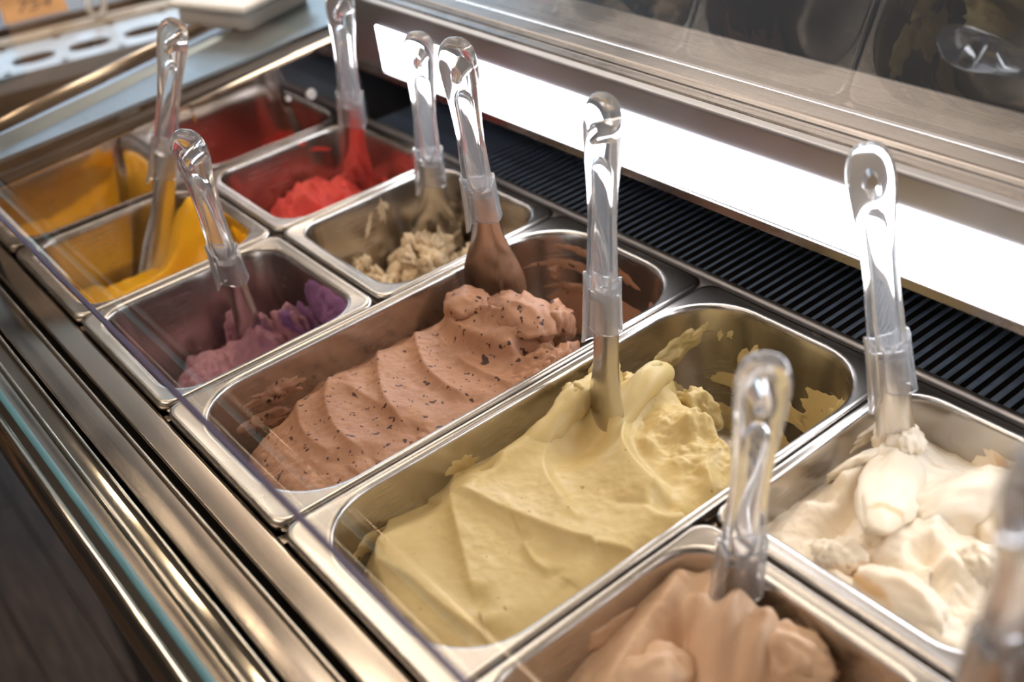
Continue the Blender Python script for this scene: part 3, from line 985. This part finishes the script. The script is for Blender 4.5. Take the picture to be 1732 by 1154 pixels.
blob(sp, (0.425 + 0.012, 0.243, 0.002), (0.030, 0.020, 0.013), (0.1, 0.1, 0.1), 0.35, 2.4, 42)
blob(sp, (0.425 + 0.030, 0.262, -0.006), (0.014, 0.014, 0.016), (0.3, 0.1, 0.1), 0.45, 2.6, 43)
blob(sp, (0.425 + 0.058, 0.236, -0.018), (0.013, 0.022, 0.013), (0.3, 0.1, 0.1), 0.5, 3.0, 44)
cho = finish(sp, 'ice_cream', P_cho, M['choc'], 'brown ice cream with dark chips heaped around a spatula in a long pan')
smear(P_cho, 5.55, -0.010, 0.034, 0.0035, 0.12, 0.002, 51, M['choc'], cho, 0.6)
smear(P_cho, 6.0, -0.030, 0.012, 0.008, 0.2, 0.003, 52, M['choc'], cho, 0.6)
smear(P_cho, 5.6, -0.045, 0.030, 0.005, 0.08, 0.002, 53, M['choc'], cho, 0.6)
smear(P_cho, 5.3, -0.074, 0.044, 0.012, 0.03, 0.003, 54, M['choc'], cho, 0.5)
smear(P_cho, 5.8, -0.080, 0.034, 0.010, 0.0, 0.003, 56, M['choc'], cho, 0.5)
smear(P_cho, 4.25, -0.045, 0.022, 0.026, 0.0, 0.0025, 55, M['choc'], cho, 0.5)
smear(P_cho, 3.9, -0.055, 0.050, 0.028, 0.05, 0.0025, 57, M['choc'], cho, 0.5)
smear(P_cho, 4.9, -0.016, 0.018, 0.004, 0.3, 0.0015, 58, M['choc'], cho, 0.6)
smear(P_cho, 5.2, -0.060, 0.070, 0.026, 0.02, 0.0011, 151, M['choc'], cho, 0.35, 16, 72)
smear(P_cho, 3.9, -0.040, 0.060, 0.034, 0.02, 0.0011, 152, M['choc'], cho, 0.35, 16, 72)
smear(P_cho, 5.7, -0.024, 0.040, 0.006, 0.10, 0.0012, 153, M['choc'], cho, 0.45, 12, 72)
smear(P_cho, 7.63, -0.019, 0.026, 0.008, 0.05, 0.003, 59, M['choc'], cho, 0.55)
smear(P_cho, 7.74, -0.036, 0.026, 0.007, 0.2, 0.004, 60, M['choc'], cho, 0.5)

# ---- white cream
def h_whi(x, y):
    z = -0.014 + 0.004 * fbm(x * 30, y * 30, 61, 3)
    z = z - 0.014 * sstep(0.305, 0.350, y) - 0.010 * sstep(-0.05, -0.077, x)
    z = z + ridge(x, y, [(-0.060, 0.255), (-0.052, 0.290), (-0.060, 0.325)], 0.016, 0.006, 0.016, 1.4, 0.2)
    z = z - ridge(x, y, [(-0.036, 0.222), (-0.040, 0.255), (-0.044, 0.30)], 0.014, 0.010, 0.006, 1.6, 0.2)
    # cream carried on the blade
    z = z + ridge(x, y, [(-0.046, 0.322), (-0.034, 0.288), (-0.024, 0.262), (-0.014, 0.240)], 0.006, 0.012, 0.015, 2.6, 0.05)
    z = z + ridge(x, y, [(0.000, 0.332), (-0.004, 0.300), (0.002, 0.270), (0.014, 0.250)], 0.016, 0.008, 0.022, 1.5, 0.15)
    z = z + ridge(x, y, [(0.020, 0.330), (0.032, 0.310), (0.034, 0.285), (0.026, 0.262)], 0.012, 0.014, 0.006, 1.4, 0.2)
    z = z + 0.007 * fbm(x * 55, y * 55, 64, 4) * sstep(-0.01, 0.03, x)
    z = z - bump(x, y, 0.046, 0.272, 0.013, 0.013, 0.016)
    z = z + bump(x, y, 0.030, 0.252, 0.014, 0.012, 0.010, 0.3, 2.6)
    z = z + bump(x, y, 0.022, 0.212, 0.026, 0.012, 0.010, 0.1, 2.6)
    z = z - bump(x, y, -0.010, 0.224, 0.014, 0.008, 0.010)
    z = z + ridge(x, y, [(-0.030, 0.216), (0.0, 0.206), (0.03, 0.204), (0.06, 0.206)], 0.006, 0.008, 0.008, 1.5)
    z = z - 0.006 * sstep(0.215, 0.197, y)
    return z + 0.0014 * fbm(x * 170, y * 170, 62, 3)
sp = Soup()
field(sp, P_whi, h_whi, 160, 160)
blob(sp, (0.765 - 0.030, 0.276, -0.002), (0.0185, 0.050, 0.010), (-0.16, 0.15, 0.42), 0.28, 1.3, 61)
blob(sp, (0.765 - 0.048, 0.314, -0.002), (0.011, 0.012, 0.008), (0.1, 0.1, 0.4), 0.5, 2.4, 62)
blob(sp, (0.765 + 0.004, 0.300, -0.006), (0.017, 0.036, 0.012), (0.1, 0.3, -0.25), 0.35, 2.0, 69)
blob(sp, (0.765 + 0.038, 0.300, -0.014), (0.020, 0.022, 0.012), (0.2, 0.2, 0.5), 0.5, 2.6, 70)
blob(sp, (0.765 + 0.020, 0.214, -0.006), (0.026, 0.014, 0.012), (0.3, 0.1, 0.1), 0.25, 1.6, 71)
blob(sp, (0.765 - 0.022, 0.222, -0.010), (0.014, 0.010, 0.008), (0.3, 0.1, 0.6), 0.5, 2.6, 72)
blob(sp, (0.765 - 0.062, 0.286, -0.010), (0.004, 0.018, 0.012), (0.1, 0.5, -0.2), 0.5, 2.0, 73)
blob(sp, (0.765 - 0.060, 0.318, -0.002), (0.009, 0.014, 0.008), (0.2, 0.3, 0.2), 0.5, 2.6, 63)
blob(sp, (0.765 + 0.036, 0.262, -0.004), (0.012, 0.011, 0.009), (0.2, 0.3, 0.8), 0.45, 2.6, 65)
blob(sp, (0.765 + 0.020, 0.330, -0.008), (0.010, 0.010, 0.014), (0.6, 0.1, 0.2), 0.5, 2.4, 66)
whi = finish(sp, 'ice_cream', P_whi, M['white_cream'], 'white ice cream with caramel coloured streaks and torn peaks beside the grille')
smear(P_whi, 6.3, -0.010, 0.030, 0.006, -0.1, 0.004, 67, M['white_cream'], whi, 0.6)
smear(P_whi, 4.9, -0.022, 0.030, 0.012, 0.1, 0.003, 68, M['white_cream'], whi, 0.6)

# ---- hazelnut
def h_tan(x, y):
    z = -0.034 + 0.005 * fbm(x * 26, y * 26, 71, 3)
    z = z + 0.020 * sstep(0.03, -0.07, x) * sstep(0.03, 0.14, y)
    z = z + ridge(x, y, [(-0.070, 0.160), (-0.060, 0.120), (-0.050, 0.080), (-0.040, 0.04)], 0.014, 0.018, 0.010, 1.5, 0.1)
    z = z - ridge(x, y, [(-0.050, 0.140), (-0.040, 0.112), (-0.026, 0.090)], 0.018, 0.007, 0.010, 1.7, 0.2)
    # cream clinging to the blade, in upright pleats
    z = z + bump(x, y, -0.016, 0.142, 0.030, 0.020, 0.030, 0.15, 3.2)
    z = z + 0.004 * np.sin(x * 330 + y * 120) * bump(x, y, -0.014, 0.142, 0.034, 0.024, 1.0, 0.15, 4.0)
    z = z + ridge(x, y, [(-0.020, 0.060), (0.0, 0.085), (0.02, 0.10), (0.05, 0.105)], 0.010, 0.018, 0.006, 1.4)
    z = z - 0.016 * sstep(0.04, 0.076, x) - 0.012 * sstep(0.150, 0.168, y) * sstep(-0.03, 0.02, x)
    return z + 0.0012 * fbm(x * 160, y * 160, 72, 3)
sp = Soup()
field(sp, P_tan, h_tan, 150, 150)
blob(sp, (0.765 + 0.002, 0.152, -0.012), (0.022, 0.014, 0.013), (0.2, 0.1, 0.2), 0.4, 2.4, 73)
blob(sp, (0.765 - 0.040, 0.095, -0.020), (0.016, 0.022, 0.014), (0.2, 0.1, -0.4), 0.35, 1.8, 74)
tan = finish(sp, 'ice_cream', P_tan, M['tan'], 'tan ice cream with pleats around a spatula at the bottom edge of the photo')
smear(P_tan, 6.6, -0.020, 0.040, 0.008, 0.12, 0.003, 75, M['tan'], tan, 0.6)
smear(P_tan, 4.8, -0.022, 0.007, 0.004, 0.1, 0.002, 76, M['tan'], tan, 0.6)

# ---- extra pan at the corner (mostly out of frame)
sp = Soup()
field(sp, P_ext, lambda x, y: -0.04 + 0.008 * fbm(x * 30, y * 30, 78, 4), 70, 70)
finish(sp, 'ice_cream', P_ext, M['tan'], 'light brown ice cream under the blurred spatula at the bottom right corner')

# ---- mango
def h_yel(x, y):
    z = -0.050 + 0.004 * fbm(x * 30, y * 30, 81, 3)
    z = z + 0.016 * sstep(0.08, 0.165, y) * sstep(-0.075, 0.02, x)
    z = z + 0.006 * sstep(-0.03, 0.06, x)
    z = z + ridge(x, y, [(0.000, 0.200), (0.004, 0.170), (-0.004, 0.137), (0.005, 0.110), (0.014, 0.077), (0.018, 0.042)], 0.022, 0.008, 0.026, 1.7, 0.08)
    z = z + ridge(x, y, [(0.030, 0.170), (0.040, 0.135), (0.050, 0.095), (0.052, 0.06)], 0.008, 0.008, 0.022, 1.6, 0.12)
    z = z + bump(x, y, -0.026, 0.148, 0.038, 0.026, 0.046, -0.2, 2.8)
    z = z - 0.060 * sstep(-0.054, -0.068, x) * sstep(0.05, 0.10, y)
    return z + 0.0022 * fbm(x * 110, y * 110, 82, 4)
sp = Soup()
field(sp, P_yel, h_yel, 130, 130)
yel = finish(sp, 'ice_cream', P_yel, M['yellow'], 'bright yellow ice cream pushed into a ridge in the front pan')
smear(P_yel, 3.75, -0.006, 0.020, 0.010, 0.1, 0.003, 83, M['yellow'], yel, 0.7)
smear(P_yel, 4.4, -0.010, 0.025, 0.008, 0.1, 0.003, 84, M['yellow'], yel, 0.7)

# ---- strawberry
def h_red(x, y):
    z = -0.085 + 0.005 * fbm(x * 40, y * 40, 91, 3)
    z = z + bump(x, y, -0.030, 0.285, 0.060, 0.075, 0.050, 0.3, 2.6)
    r = sstep(-0.085, -0.06, z)
    z = z + r * 0.014 * fbm(x * 55 + y * 30, y * 55 - x * 30, 92, 4)
    for k in range(6):
        x0 = -0.062 + 0.022 * k
        z = z + ridge(x, y, [(x0 - 0.012, 0.225), (x0, 0.265), (x0 + 0.004, 0.31)], 0.010, 0.004, 0.011, 1.4)
    return z + 0.003 * fbm(x * 130, y * 130, 93, 4)
sp = Soup()
field(sp, P_red, h_red, 130, 130)
red = finish(sp, 'ice_cream', P_red, M['red'], 'red ice cream in a flaky heap in the far corner pan')
smear(P_red, 6.45, -0.012, 0.014, 0.002, 0.35, 0.002, 94, M['red'], red, 0.6)
smear(P_red, 6.7, 0.0005, 0.004, 0.002, 0.1, 0.002, 95, M['red'], red, 0.6)
smear(P_red, 4.6, -0.050, 0.050, 0.012, 0.1, 0.002, 96, M['red'], red, 0.6)

# ---- blackcurrant
def h_vio(x, y):
    z = -0.104 + 0.010 * fbm(x * 30, y * 30, 101, 3)
    z = z + bump(x, y, -0.034, 0.075, 0.048, 0.060, 0.052, 0.2, 2.8)
    z = z + bump(x, y, 0.0, 0.140, 0.060, 0.034, 0.052, 0.0, 2.6)
    z = z - bump(x, y, 0.016, 0.100, 0.018, 0.020, 0.034)
    z = z - bump(x, y, -0.030, 0.030, 0.016, 0.010, 0.016)
    r = sstep(-0.10, -0.08, z)
    z = z + r * 0.012 * fbm(x * 60, y * 60, 102, 4)
    z = z + 0.03 * sstep(0.020, 0.060, x) * sstep(0.11, 0.165, y)
    return z + 0.0024 * fbm(x * 150, y * 150, 103, 3)
sp = Soup()
field(sp, P_vio, h_vio, 130, 130)
blob(sp, (0.255 - 0.036, 0.128, -0.050), (0.016, 0.010, 0.022), (0.3, 0.2, 0.4), 0.5, 2.4, 104)
blob(sp, (0.255 - 0.056, 0.112, -0.052), (0.007, 0.009, 0.022), (0.1, 0.2, 0.2), 0.5, 2.4, 106)
blob(sp, (0.255 - 0.012, 0.146, -0.046), (0.016, 0.010, 0.026), (0.2, -0.3, 0.4), 0.5, 2.4, 105)
vio = finish(sp, 'ice_cream', P_vio, M['violet'], 'purple ice cream clinging to the wall of its nearly empty pan')
smear(P_vio, 4.62, -0.020, 0.045, 0.026, 0.0, 0.006, 107, M['violet_skin'], vio, 0.3)
smear(P_vio, 4.15, -0.040, 0.026, 0.024, 0.1, 0.006, 108, M['violet_skin'], vio, 0.35)
smear(P_vio, 5.2, -0.052, 0.030, 0.016, 0.3, 0.005, 109, M['violet_skin'], vio, 0.5)

# ---- biscuit
sp = Soup()
rnd = random.Random(9)
for i in range(46):
    t = rnd.random()
    y = 0.225 + 0.105 * t
    x = 0.012 - 0.078 * rnd.random()
    hgt = 0.045 * (1 - abs(t - 0.55) * 1.2) * rnd.random()
    r = rnd.uniform(0.007, 0.014)
    blob(sp, (0.255 + x, y, -0.074 + hgt + 0.008 * rnd.random()), (r, r * rnd.uniform(.7, 1.2), r * rnd.uniform(.7, 1.3)), (rnd.random(), rnd.random(), rnd.random() * 3), 0.95, 2.2, 120 + i, 4)
def h_bei(x, y):
    z = -0.112 + bump(x, y, -0.020, 0.275, 0.058, 0.062, 0.066, 0, 2.8) + 0.012 * fbm(x * 45, y * 45, 111, 4)
    return z + 0.003 * fbm(x * 150, y * 150, 112, 3)
field(sp, P_bei, h_bei, 110, 110)
bei = finish(sp, 'ice_cream', P_bei, M['crumb'], 'crumbly beige ice cream left in a heap in the back pan')
smear(P_bei, 7.12, -0.022, 0.003, 0.012, 0.5, 0.0022, 113, M['crumb'], bei, 0.7)
smear(P_bei, 6.88, -0.013, 0.004, 0.012, 0.2, 0.0022, 114, M['crumb'], bei, 0.9)
smear(P_bei, 6.86, -0.010, 0.007, 0.004, 0.3, 0.0022, 115, M['crumb'], bei, 0.9)

# ------------------------------------------------------------------ spatulas
def loft(rings, closed_ends=True):
    n = len(rings[0])
    v = [p for r in rings for p in r]
    f = []
    for k in range(len(rings) - 1):
        for i in range(n):
            j = (i + 1) % n
            f.append((k * n + i, k * n + j, (k + 1) * n + j, (k + 1) * n + i))
    if closed_ends:
        f.append(tuple(range(n))[::-1])
        f.append(tuple((len(rings) - 1) * n + i for i in range(n)))
    return v, f

def superell(hw, hd, n=28, e=2.4, z=0.0):
    out = []
    for i in range(n):
        a = 2 * math.pi * i / n
        c, s = math.cos(a), math.sin(a)
        out.append((hw * abs(c) ** (2 / e) * (1 if c >= 0 else -1), hd * abs(s) ** (2 / e) * (1 if s >= 0 else -1), z))
    return out

def make_handle_mesh():
    prof = [(0.020, .0092, .0060), (0.026, .0100, .0066), (0.036, .0108, .0070), (0.050, .0104, .0068), (0.066, .0098, .0066), (0.082, .0100, .0068),
            (0.096, .0108, .0072), (0.110, .0120, .0078), (0.120, .0129, .0082), (0.128, .0133, .0084), (0.135, .0129, .0082), (0.140, .0117, .0075),
            (0.1440, .0097, .0063), (0.1466, .0070, .0047), (0.1480, .0038, .0026), (0.1484, .0012, .0009)]
    v, f = loft([superell(a, b, 30, 2.5, z) for z, a, b in prof])
    me = bpy.data.meshes.new('handle')
    me.from_pydata(v, [], f)
    o = bpy.data.objects.new('handle_tmp', me)
    COL.objects.link(o)
    # the hanging hole: a teardrop cut right through
    ring = []
    for i in range(20):
        a = 2 * math.pi * i / 20
        ring.append((0.0040 * math.cos(a) * (1 - 0.25 * math.sin(a)), 0.0068 * math.sin(a)))
    cv = [(x, y, 0.1255 + z) for y in (-0.02, 0.02) for x, z in ring]
    cf = [(i, (i + 1) % 20, 20 + (i + 1) % 20, 20 + i) for i in range(20)] + [tuple(range(20))[::-1], tuple(range(20, 40))]
    bm = bmesh.new()
    vv = [bm.verts.new(p) for p in cv]
    for q_ in cf:
        bm.faces.new([vv[i] for i in q_])
    bmesh.ops.recalc_face_normals(bm, faces=bm.faces[:])
    cme = bpy.data.meshes.new('cut')
    bm.to_mesh(cme)
    bm.free()
    co = bpy.data.objects.new('cut_tmp', cme)
    COL.objects.link(co)
    md = o.modifiers.new('b', 'BOOLEAN')
    md.operation = 'DIFFERENCE'
    md.object = co
    md.solver = 'EXACT'
    dg = bpy.context.evaluated_depsgraph_get()
    res = bpy.data.meshes.new_from_object(o.evaluated_get(dg))
    bpy.data.objects.remove(o)
    bpy.data.objects.remove(co)
    bm = bmesh.new()
    bm.from_mesh(res)
    bmesh.ops.recalc_face_normals(bm, faces=bm.faces[:])
    cav = [(0.024, .0030, .0018), (0.028, .0054, .0030), (0.040, .0062, .0033), (0.066, .0054, .0030), (0.090, .0056, .0032), (0.102, .0058, .0033), (0.108, .0046, .0028), (0.1115, .0022, .0015)]
    v2, f2 = loft([superell(a, b, 24, 2.5, z) for z, a, b in cav])
    vv = [bm.verts.new(p) for p in v2]
    for q_ in f2:
        bm.faces.new([vv[i] for i in q_[::-1]])
    bm.to_mesh(res)
    bm.free()
    res.name = 'handle'
    set_smooth(res)
    res.set_sharp_from_angle(angle=math.radians(48))
    res.materials.clear()
    res.materials.append(M['plastic'])
    return res

def make_collar_mesh():
    """clear sleeve wrapped round the shank: open at the front, one side hanging lower as a rounded tab"""
    na, nz = 44, 10
    hw, hd, th = 0.0130, 0.0082, 0.0017
    gap = math.radians(9)
    a0 = math.radians(-108) + gap       # slit on the front face, left of the middle
    v, f = [], []
    for side in (0, 1):
        w_ = hw - th * side
        d_ = hd - th * side
        for i in range(na):
            a = a0 + (2 * math.pi - 2 * gap) * i / (na - 1)
            c, s = math.cos(a), math.sin(a)
            e = 2.9
            x = w_ * abs(c) ** (2 / e) * (1 if c >= 0 else -1)
            y = d_ * abs(s) ** (2 / e) * (1 if s >= 0 else -1)
            u = i / (na - 1)
            tabf = max(0.0, 1 - abs(u - 0.83) / 0.17)
            zb = -0.0005 - 0.0125 * min(1.0, tabf * 2.2) ** 0.6
            zb += 0.0022 * max(0, 1 - u / 0.05) ** 2
            zt = 0.0335 + 0.0022 * math.sin(a * 2 + 0.6) - 0.006 * max(0, 1 - u / 0.10) ** 2 - 0.004 * max(0, (u - 0.9) / 0.1) ** 2
            for k in range(nz):
                tt = k / (nz - 1)
                z = zb + (zt - zb) * tt
                fl = 1.0 + 0.10 * (1 - tt) ** 2
                v.append((x * fl, y * fl, z))
    N = na * nz
    for i in range(na - 1):
        for k in range(nz - 1):
            p = i * nz + k
            f.append((p, p + nz, p + nz + 1, p + 1))
            f.append((N + p, N + p + 1, N + p + nz + 1, N + p + nz))
        p = i * nz
        f.append((p, N + p, N + p + nz, p + nz))
        p = i * nz + nz - 1
        f.append((p, p + nz, N + p + nz, N + p))
    for k in range(nz - 1):
        f.append((k, k + 1, N + k + 1, N + k))
        p = (na - 1) * nz + k
        f.append((p, N + p, N + p + 1, p + 1))
    bm = bmesh.new()
    vv = [bm.verts.new(p) for p in v]
    for q_ in f:
        bm.faces.new([vv[i] for i in q_])
    bmesh.ops.recalc_face_normals(bm, faces=bm.faces[:])
    me = bpy.data.meshes.new('collar')
    bm.to_mesh(me)
    bm.free()
    set_smooth(me)
    me.set_sharp_from_angle(angle=math.radians(45))
    me.materials.append(M['sleeve'])
    return me

def make_blade_mesh(length=0.150, tipw=0.0205, bend=0.45, flare=0.055, cup=0.0035):
    ns, nw = 34, 13
    th = 0.0013
    v, f = [], []
    zs = [0.024 - (0.024 + length) * k / (ns - 1) for k in range(ns)]
    for side in (0, 1):
        for z in zs:
            d = -z
            wdt = 0.0108
            if d > flare * 0.4:
                t = min(1, (d - flare * 0.4) / (length * 0.62 - flare * 0.4))
                wdt = 0.0108 + (tipw - 0.0108) * (t * t * (3 - 2 * t))
            e = max(0, (d - (length - tipw * 1.05)) / (tipw * 1.05))
            wdt *= math.sqrt(max(0.0, 1 - e * e)) * 0.995 + 0.005
            yb = -bend * max(0, d - 0.05) ** 2 * 4
            for i in range(nw):
                u = -1 + 2 * i / (nw - 1)
                y = yb + cup * (u * u) * min(1, wdt / 0.009) - 0.0005
                v.append((u * wdt, y + (th if side else 0), z))
    N = ns * nw
    for k in range(ns - 1):
        for i in range(nw - 1):
            p = k * nw + i
            f.append((p, p + 1, p + nw + 1, p + nw))
            f.append((N + p, N + p + nw, N + p + nw + 1, N + p + 1))
        p = k * nw
        f.append((p, p + nw, N + p + nw, N + p))
        p = k * nw + nw - 1
        f.append((p, N + p, N + p + nw, p + nw))
    f.append(tuple(range(nw)) + tuple(N + i for i in range(nw))[::-1])
    p = (ns - 1) * nw
    f.append(tuple(p + i for i in range(nw))[::-1] + tuple(N + p + i for i in range(nw)))
    bm = bmesh.new()
    vv = [bm.verts.new(q_) for q_ in v]
    for q_ in f:
        bm.faces.new([vv[i] for i in q_])
    bmesh.ops.recalc_face_normals(bm, faces=bm.faces[:])
    me = bpy.data.meshes.new('blade')
    bm.to_mesh(me)
    bm.free()
    set_smooth(me)
    me.set_sharp_from_angle(angle=math.radians(50))
    me.materials.append(M['blade'])
    return me

handle_me = make_handle_mesh()
collar_me = make_collar_mesh()
blade_std = make_blade_mesh()
blade_short = make_blade_mesh(0.110, 0.0250, 0.3, 0.022)
blade_narrow = make_blade_mesh(0.150, 0.0155, 0.5, 0.08)

def spatula(T, axis, roll, blade, label):
    """T: top of the handle, axis: from blade to handle, roll: turn about the axis against facing the clerk"""
    A = Vector(axis).normalized()
    base = Vector(T) - A * 0.148
    f_ = Vector((0.62, -0.78, 0.0))
    f_ = (f_ - A * f_.dot(A)).normalized()
    f_ = Matrix.Rotation(math.radians(roll), 3, A) @ f_          # local -y
    yv = -f_
    xv = yv.cross(A)
    R = Matrix((xv, yv, A)).transposed().to_4x4()
    e = empty('ice_cream_spatula', base, label, 'spatula', 'clear handled spatulas standing in the ice cream')
    e.matrix_world = Matrix.Translation(base) @ R
    link('handle', handle_me, None, e)
    link('collar', collar_me, None, e)
    link('blade', blade, None, e)['label'] = 'stainless steel blade'
    return e
spatula((0.100, 0.173, 0.186), (0.06, 0.056, 0.210), 0, blade_narrow, 'clear handled spatula in the yellow ice cream, behind the purple one')
spatula((0.124, 0.315, 0.175), (0.30, -0.055, 0.939), 0, blade_std, 'clear handled spatula in the red ice cream, cut by the top of the photo')
spatula((0.257, 0.306, 0.163), (0.222, -0.049, 0.974), 5, blade_short, 'clear handled spatula in the crumbly beige ice cream')
spatula((0.411, 0.240, 0.209), (0.162, -0.114, 0.980), 0, blade_short, 'clear handled spatula with broad blade in the brown ice cream with dark chips')
spatula((0.546, 0.247, 0.2015), (-0.06, 0.16, 0.98), -35, blade_std, 'upright clear handled spatula in the pale olive yellow ice cream')
spatula((0.277, 0.094, 0.162), (0.268, -0.101, 0.958), 0, blade_narrow, 'tilted clear handled spatula in the purple ice cream')
spatula((0.673, 0.321, 0.178), (-0.040, 0.010, 0.178), 5, blade_std, 'clear handled spatula coated with white ice cream')
spatula((0.736, 0.169, 0.149), (0.06, 0.086, 0.995), 10, blade_narrow, 'clear handled spatula in the tan ice cream, in the foreground')
spatula((0.914, 0.073, 0.256), (0.169, -0.278, 0.929), 20, blade_std, 'blurred spatula cut off at the bottom right corner of the photo')

# ------------------------------------------------------------------ beyond the case, upper left
E_ = Vector((0.046, 0.190, 0)).normalized()
W_ = Vector((-E_.y, E_.x, 0))
B0 = Vector((-0.529, 0.148, 0.0))
shelf = empty('slotted_shelf_rail', B0, 'pale blue steel shelf rail with a row of long slots above the wooden floor', 'shelf')
shelf.rotation_euler = (0, 0, math.atan2(E_.y, E_.x))
def slot_cells(name, L, Wd, n, x0, sl, sw, sy):
    v, f = [], []
    N = 24
    for c in range(n):
        cx = x0 + L * (c + 0.5)
        outer, inner = [], []
        for i in range(N):
            a = 2 * math.pi * (i + 0.5) / N
            ca, sa = math.cos(a), math.sin(a)
            k = min(L / 2 / max(abs(ca), 1e-6), Wd / 2 / max(abs(sa), 1e-6))
            outer.append((cx + ca * k, Wd / 2 + sa * k))
            px = (sl / 2 - sw / 2) * (1 if ca >= 0 else -1) * min(1, abs(ca) * 1.5)
            inner.append((cx + px + ca * sw / 2, sy + sa * sw / 2))
        o = len(v)
        # square off the corners
        for z in (0.0, -0.003):
            v += [(x, y, z) for x, y in outer] + [(x, y, z) for x, y in inner]
        for i in range(N):
            j = (i + 1) % N
            f.append((o + i, o + j, o + N + j, o + N + i))
            f.append((o + 2 * N + i, o + 3 * N + i, o + 3 * N + j, o + 2 * N + j))
            f.append((o + N + i, o + N + j, o + 3 * N + j, o + 3 * N + i))
    return mesh(name, v, f, M['bracket'], shelf)
slot_cells('slotted_plate', 0.0745, 0.135, 14, -0.363, 0.058, 0.042, 0.054)
from_bm('edge_flange', box_bm(-0.40, 0.643, -0.004, 0.0, -0.02, 0.001), M['bracket'], shelf)
from_bm('beige_strip', box_bm(-0.40, 0.643, 0.1355, 0.175, -0.01, 0.004, None, 0.001), M['beige'], shelf)
bm = bmesh.new()
for i in range(5):
    box_bm(-0.30 + i * 0.19, -0.18 + i * 0.19, 0.150, 0.153, 0.0041, 0.005, bm)
from_bm('dark_slit', bm, M['ink'], shelf)
wood_top = empty('wooden_side_table', (-1.05, 0.35, FZ), 'light brown plank side table under the slotted shelf rail', 'table')
wood_top.rotation_euler = (0, 0, math.atan2(E_.y, E_.x))
bm = box_bm(-1.1, 0.9, -0.056, 0.056, -0.012, 0.012, None, 0.002)
bd = bpy.data.meshes.new('board')
bmesh.ops.recalc_face_normals(bm, faces=bm.faces[:])
bm.to_mesh(bd)
bm.free()
bd.materials.append(M['lightwood'])
for i in range(8):
    o = bpy.data.objects.new('board', bd)
    COL.objects.link(o)
    o.parent = wood_top
    o.location = (0, -0.42 + i * 0.1145, 0.72 - 0.0128)
for sx in (-1.0, 0.8):
    for sy in (-0.40, 0.34):
        from_bm('leg', box_bm(sx - 0.03, sx + 0.03, sy - 0.03, sy + 0.03, 0.001, 0.695), M['lightwood'], wood_top)
for i in range(3):
    from_bm('leg', box_bm(-0.35 + i * 0.48, -0.32 + i * 0.48, 0.14, 0.17, -0.2, -0.01), M['bracket'], shelf)

def place(a, b, z):
    p = B0 + E_ * a + W_ * b
    return Vector((p.x, p.y, z))
RZ = math.atan2(E_.y, E_.x)
tray = empty('dark_tray', place(0.1, 0.30, -0.2), 'dark brown display tray behind the slotted shelf rail', 'tray')
tray.rotation_euler = (0, 0, RZ)
from_bm('tray_body', box_bm(-0.6, 0.55, -0.10, 0.35, 0.10, 0.21, None, 0.004), M['crate'], tray)
from_bm('tray_base', box_bm(-0.55, 0.5, -0.02, 0.33, 0.0, 0.10), M['dark'], tray)

card = empty('price_card', place(0.068, 0.205, 0.012), 'orange kraft price card with dark handwriting on the dark tray', 'card')
card.rotation_euler = (math.radians(28), 0, RZ)
from_bm('card_sheet', box_bm(-0.045, 0.045, 0, 0.055, 0, 0.0012), M['tag'], card)
tc = bpy.data.curves.new('handwriting', 'FONT')
tc.body = '754'
tc.size = 0.034
tc.shear = 0.3
tc.extrude = 0.0002
tc.align_x = 'CENTER'
to = bpy.data.objects.new('handwriting_tmp', tc)
COL.objects.link(to)
dg = bpy.context.evaluated_depsgraph_get()
tme = bpy.data.meshes.new_from_object(to.evaluated_get(dg))
bpy.data.objects.remove(to)
tme.materials.clear()
t_o = link('handwriting', tme, M['ink'], card, (0.0, 0.016, 0.0015))

# clear plastic ring standing on the tray
bm = bmesh.new()
ns_, nr_ = 40, 10
g = [[bm.verts.new(((0.026 + 0.006 * math.cos(2 * math.pi * j / nr_)) * math.cos(2 * math.pi * i / ns_), 0.006 * math.sin(2 * math.pi * j / nr_), 0.032 + (0.026 + 0.006 * math.cos(2 * math.pi * j / nr_)) * math.sin(2 * math.pi * i / ns_))) for j in range(nr_)] for i in range(ns_)]
for i in range(ns_):
    for j in range(nr_):
        bm.faces.new((g[i][j], g[(i + 1) % ns_][j], g[(i + 1) % ns_][(j + 1) % nr_], g[i][(j + 1) % nr_]))
ring = from_bm('white_ring', bm, M['white'], None, place(0.15, 0.158, 0.0045), True)
ring.rotation_euler = (0, 0, RZ + 0.6)
ring.scale = (0.55, 0.55, 0.55)
tag(ring, 'small white ring standing on the beige strip of the slotted shelf rail', 'ring')

block = empty('white_glare_block', (-0.180, 0.352, 0.0845), 'flat white plastic tub added for a bright reflection on the case end, top left', 'block')  # added white shape in place of a bright blurred reflection
bm = box_bm(-0.055, 0.055, -0.05, 0.05, 0.0, 0.022, None, 0.008)
from_bm('block_body', bm, M['blockwhite'], block, (0, 0, 0), True)
from_bm('lid', box_bm(-0.059, 0.059, -0.054, 0.054, 0.0215, 0.030, None, 0.004), M['white'], block)
block.rotation_euler = (0, 0, math.radians(19))
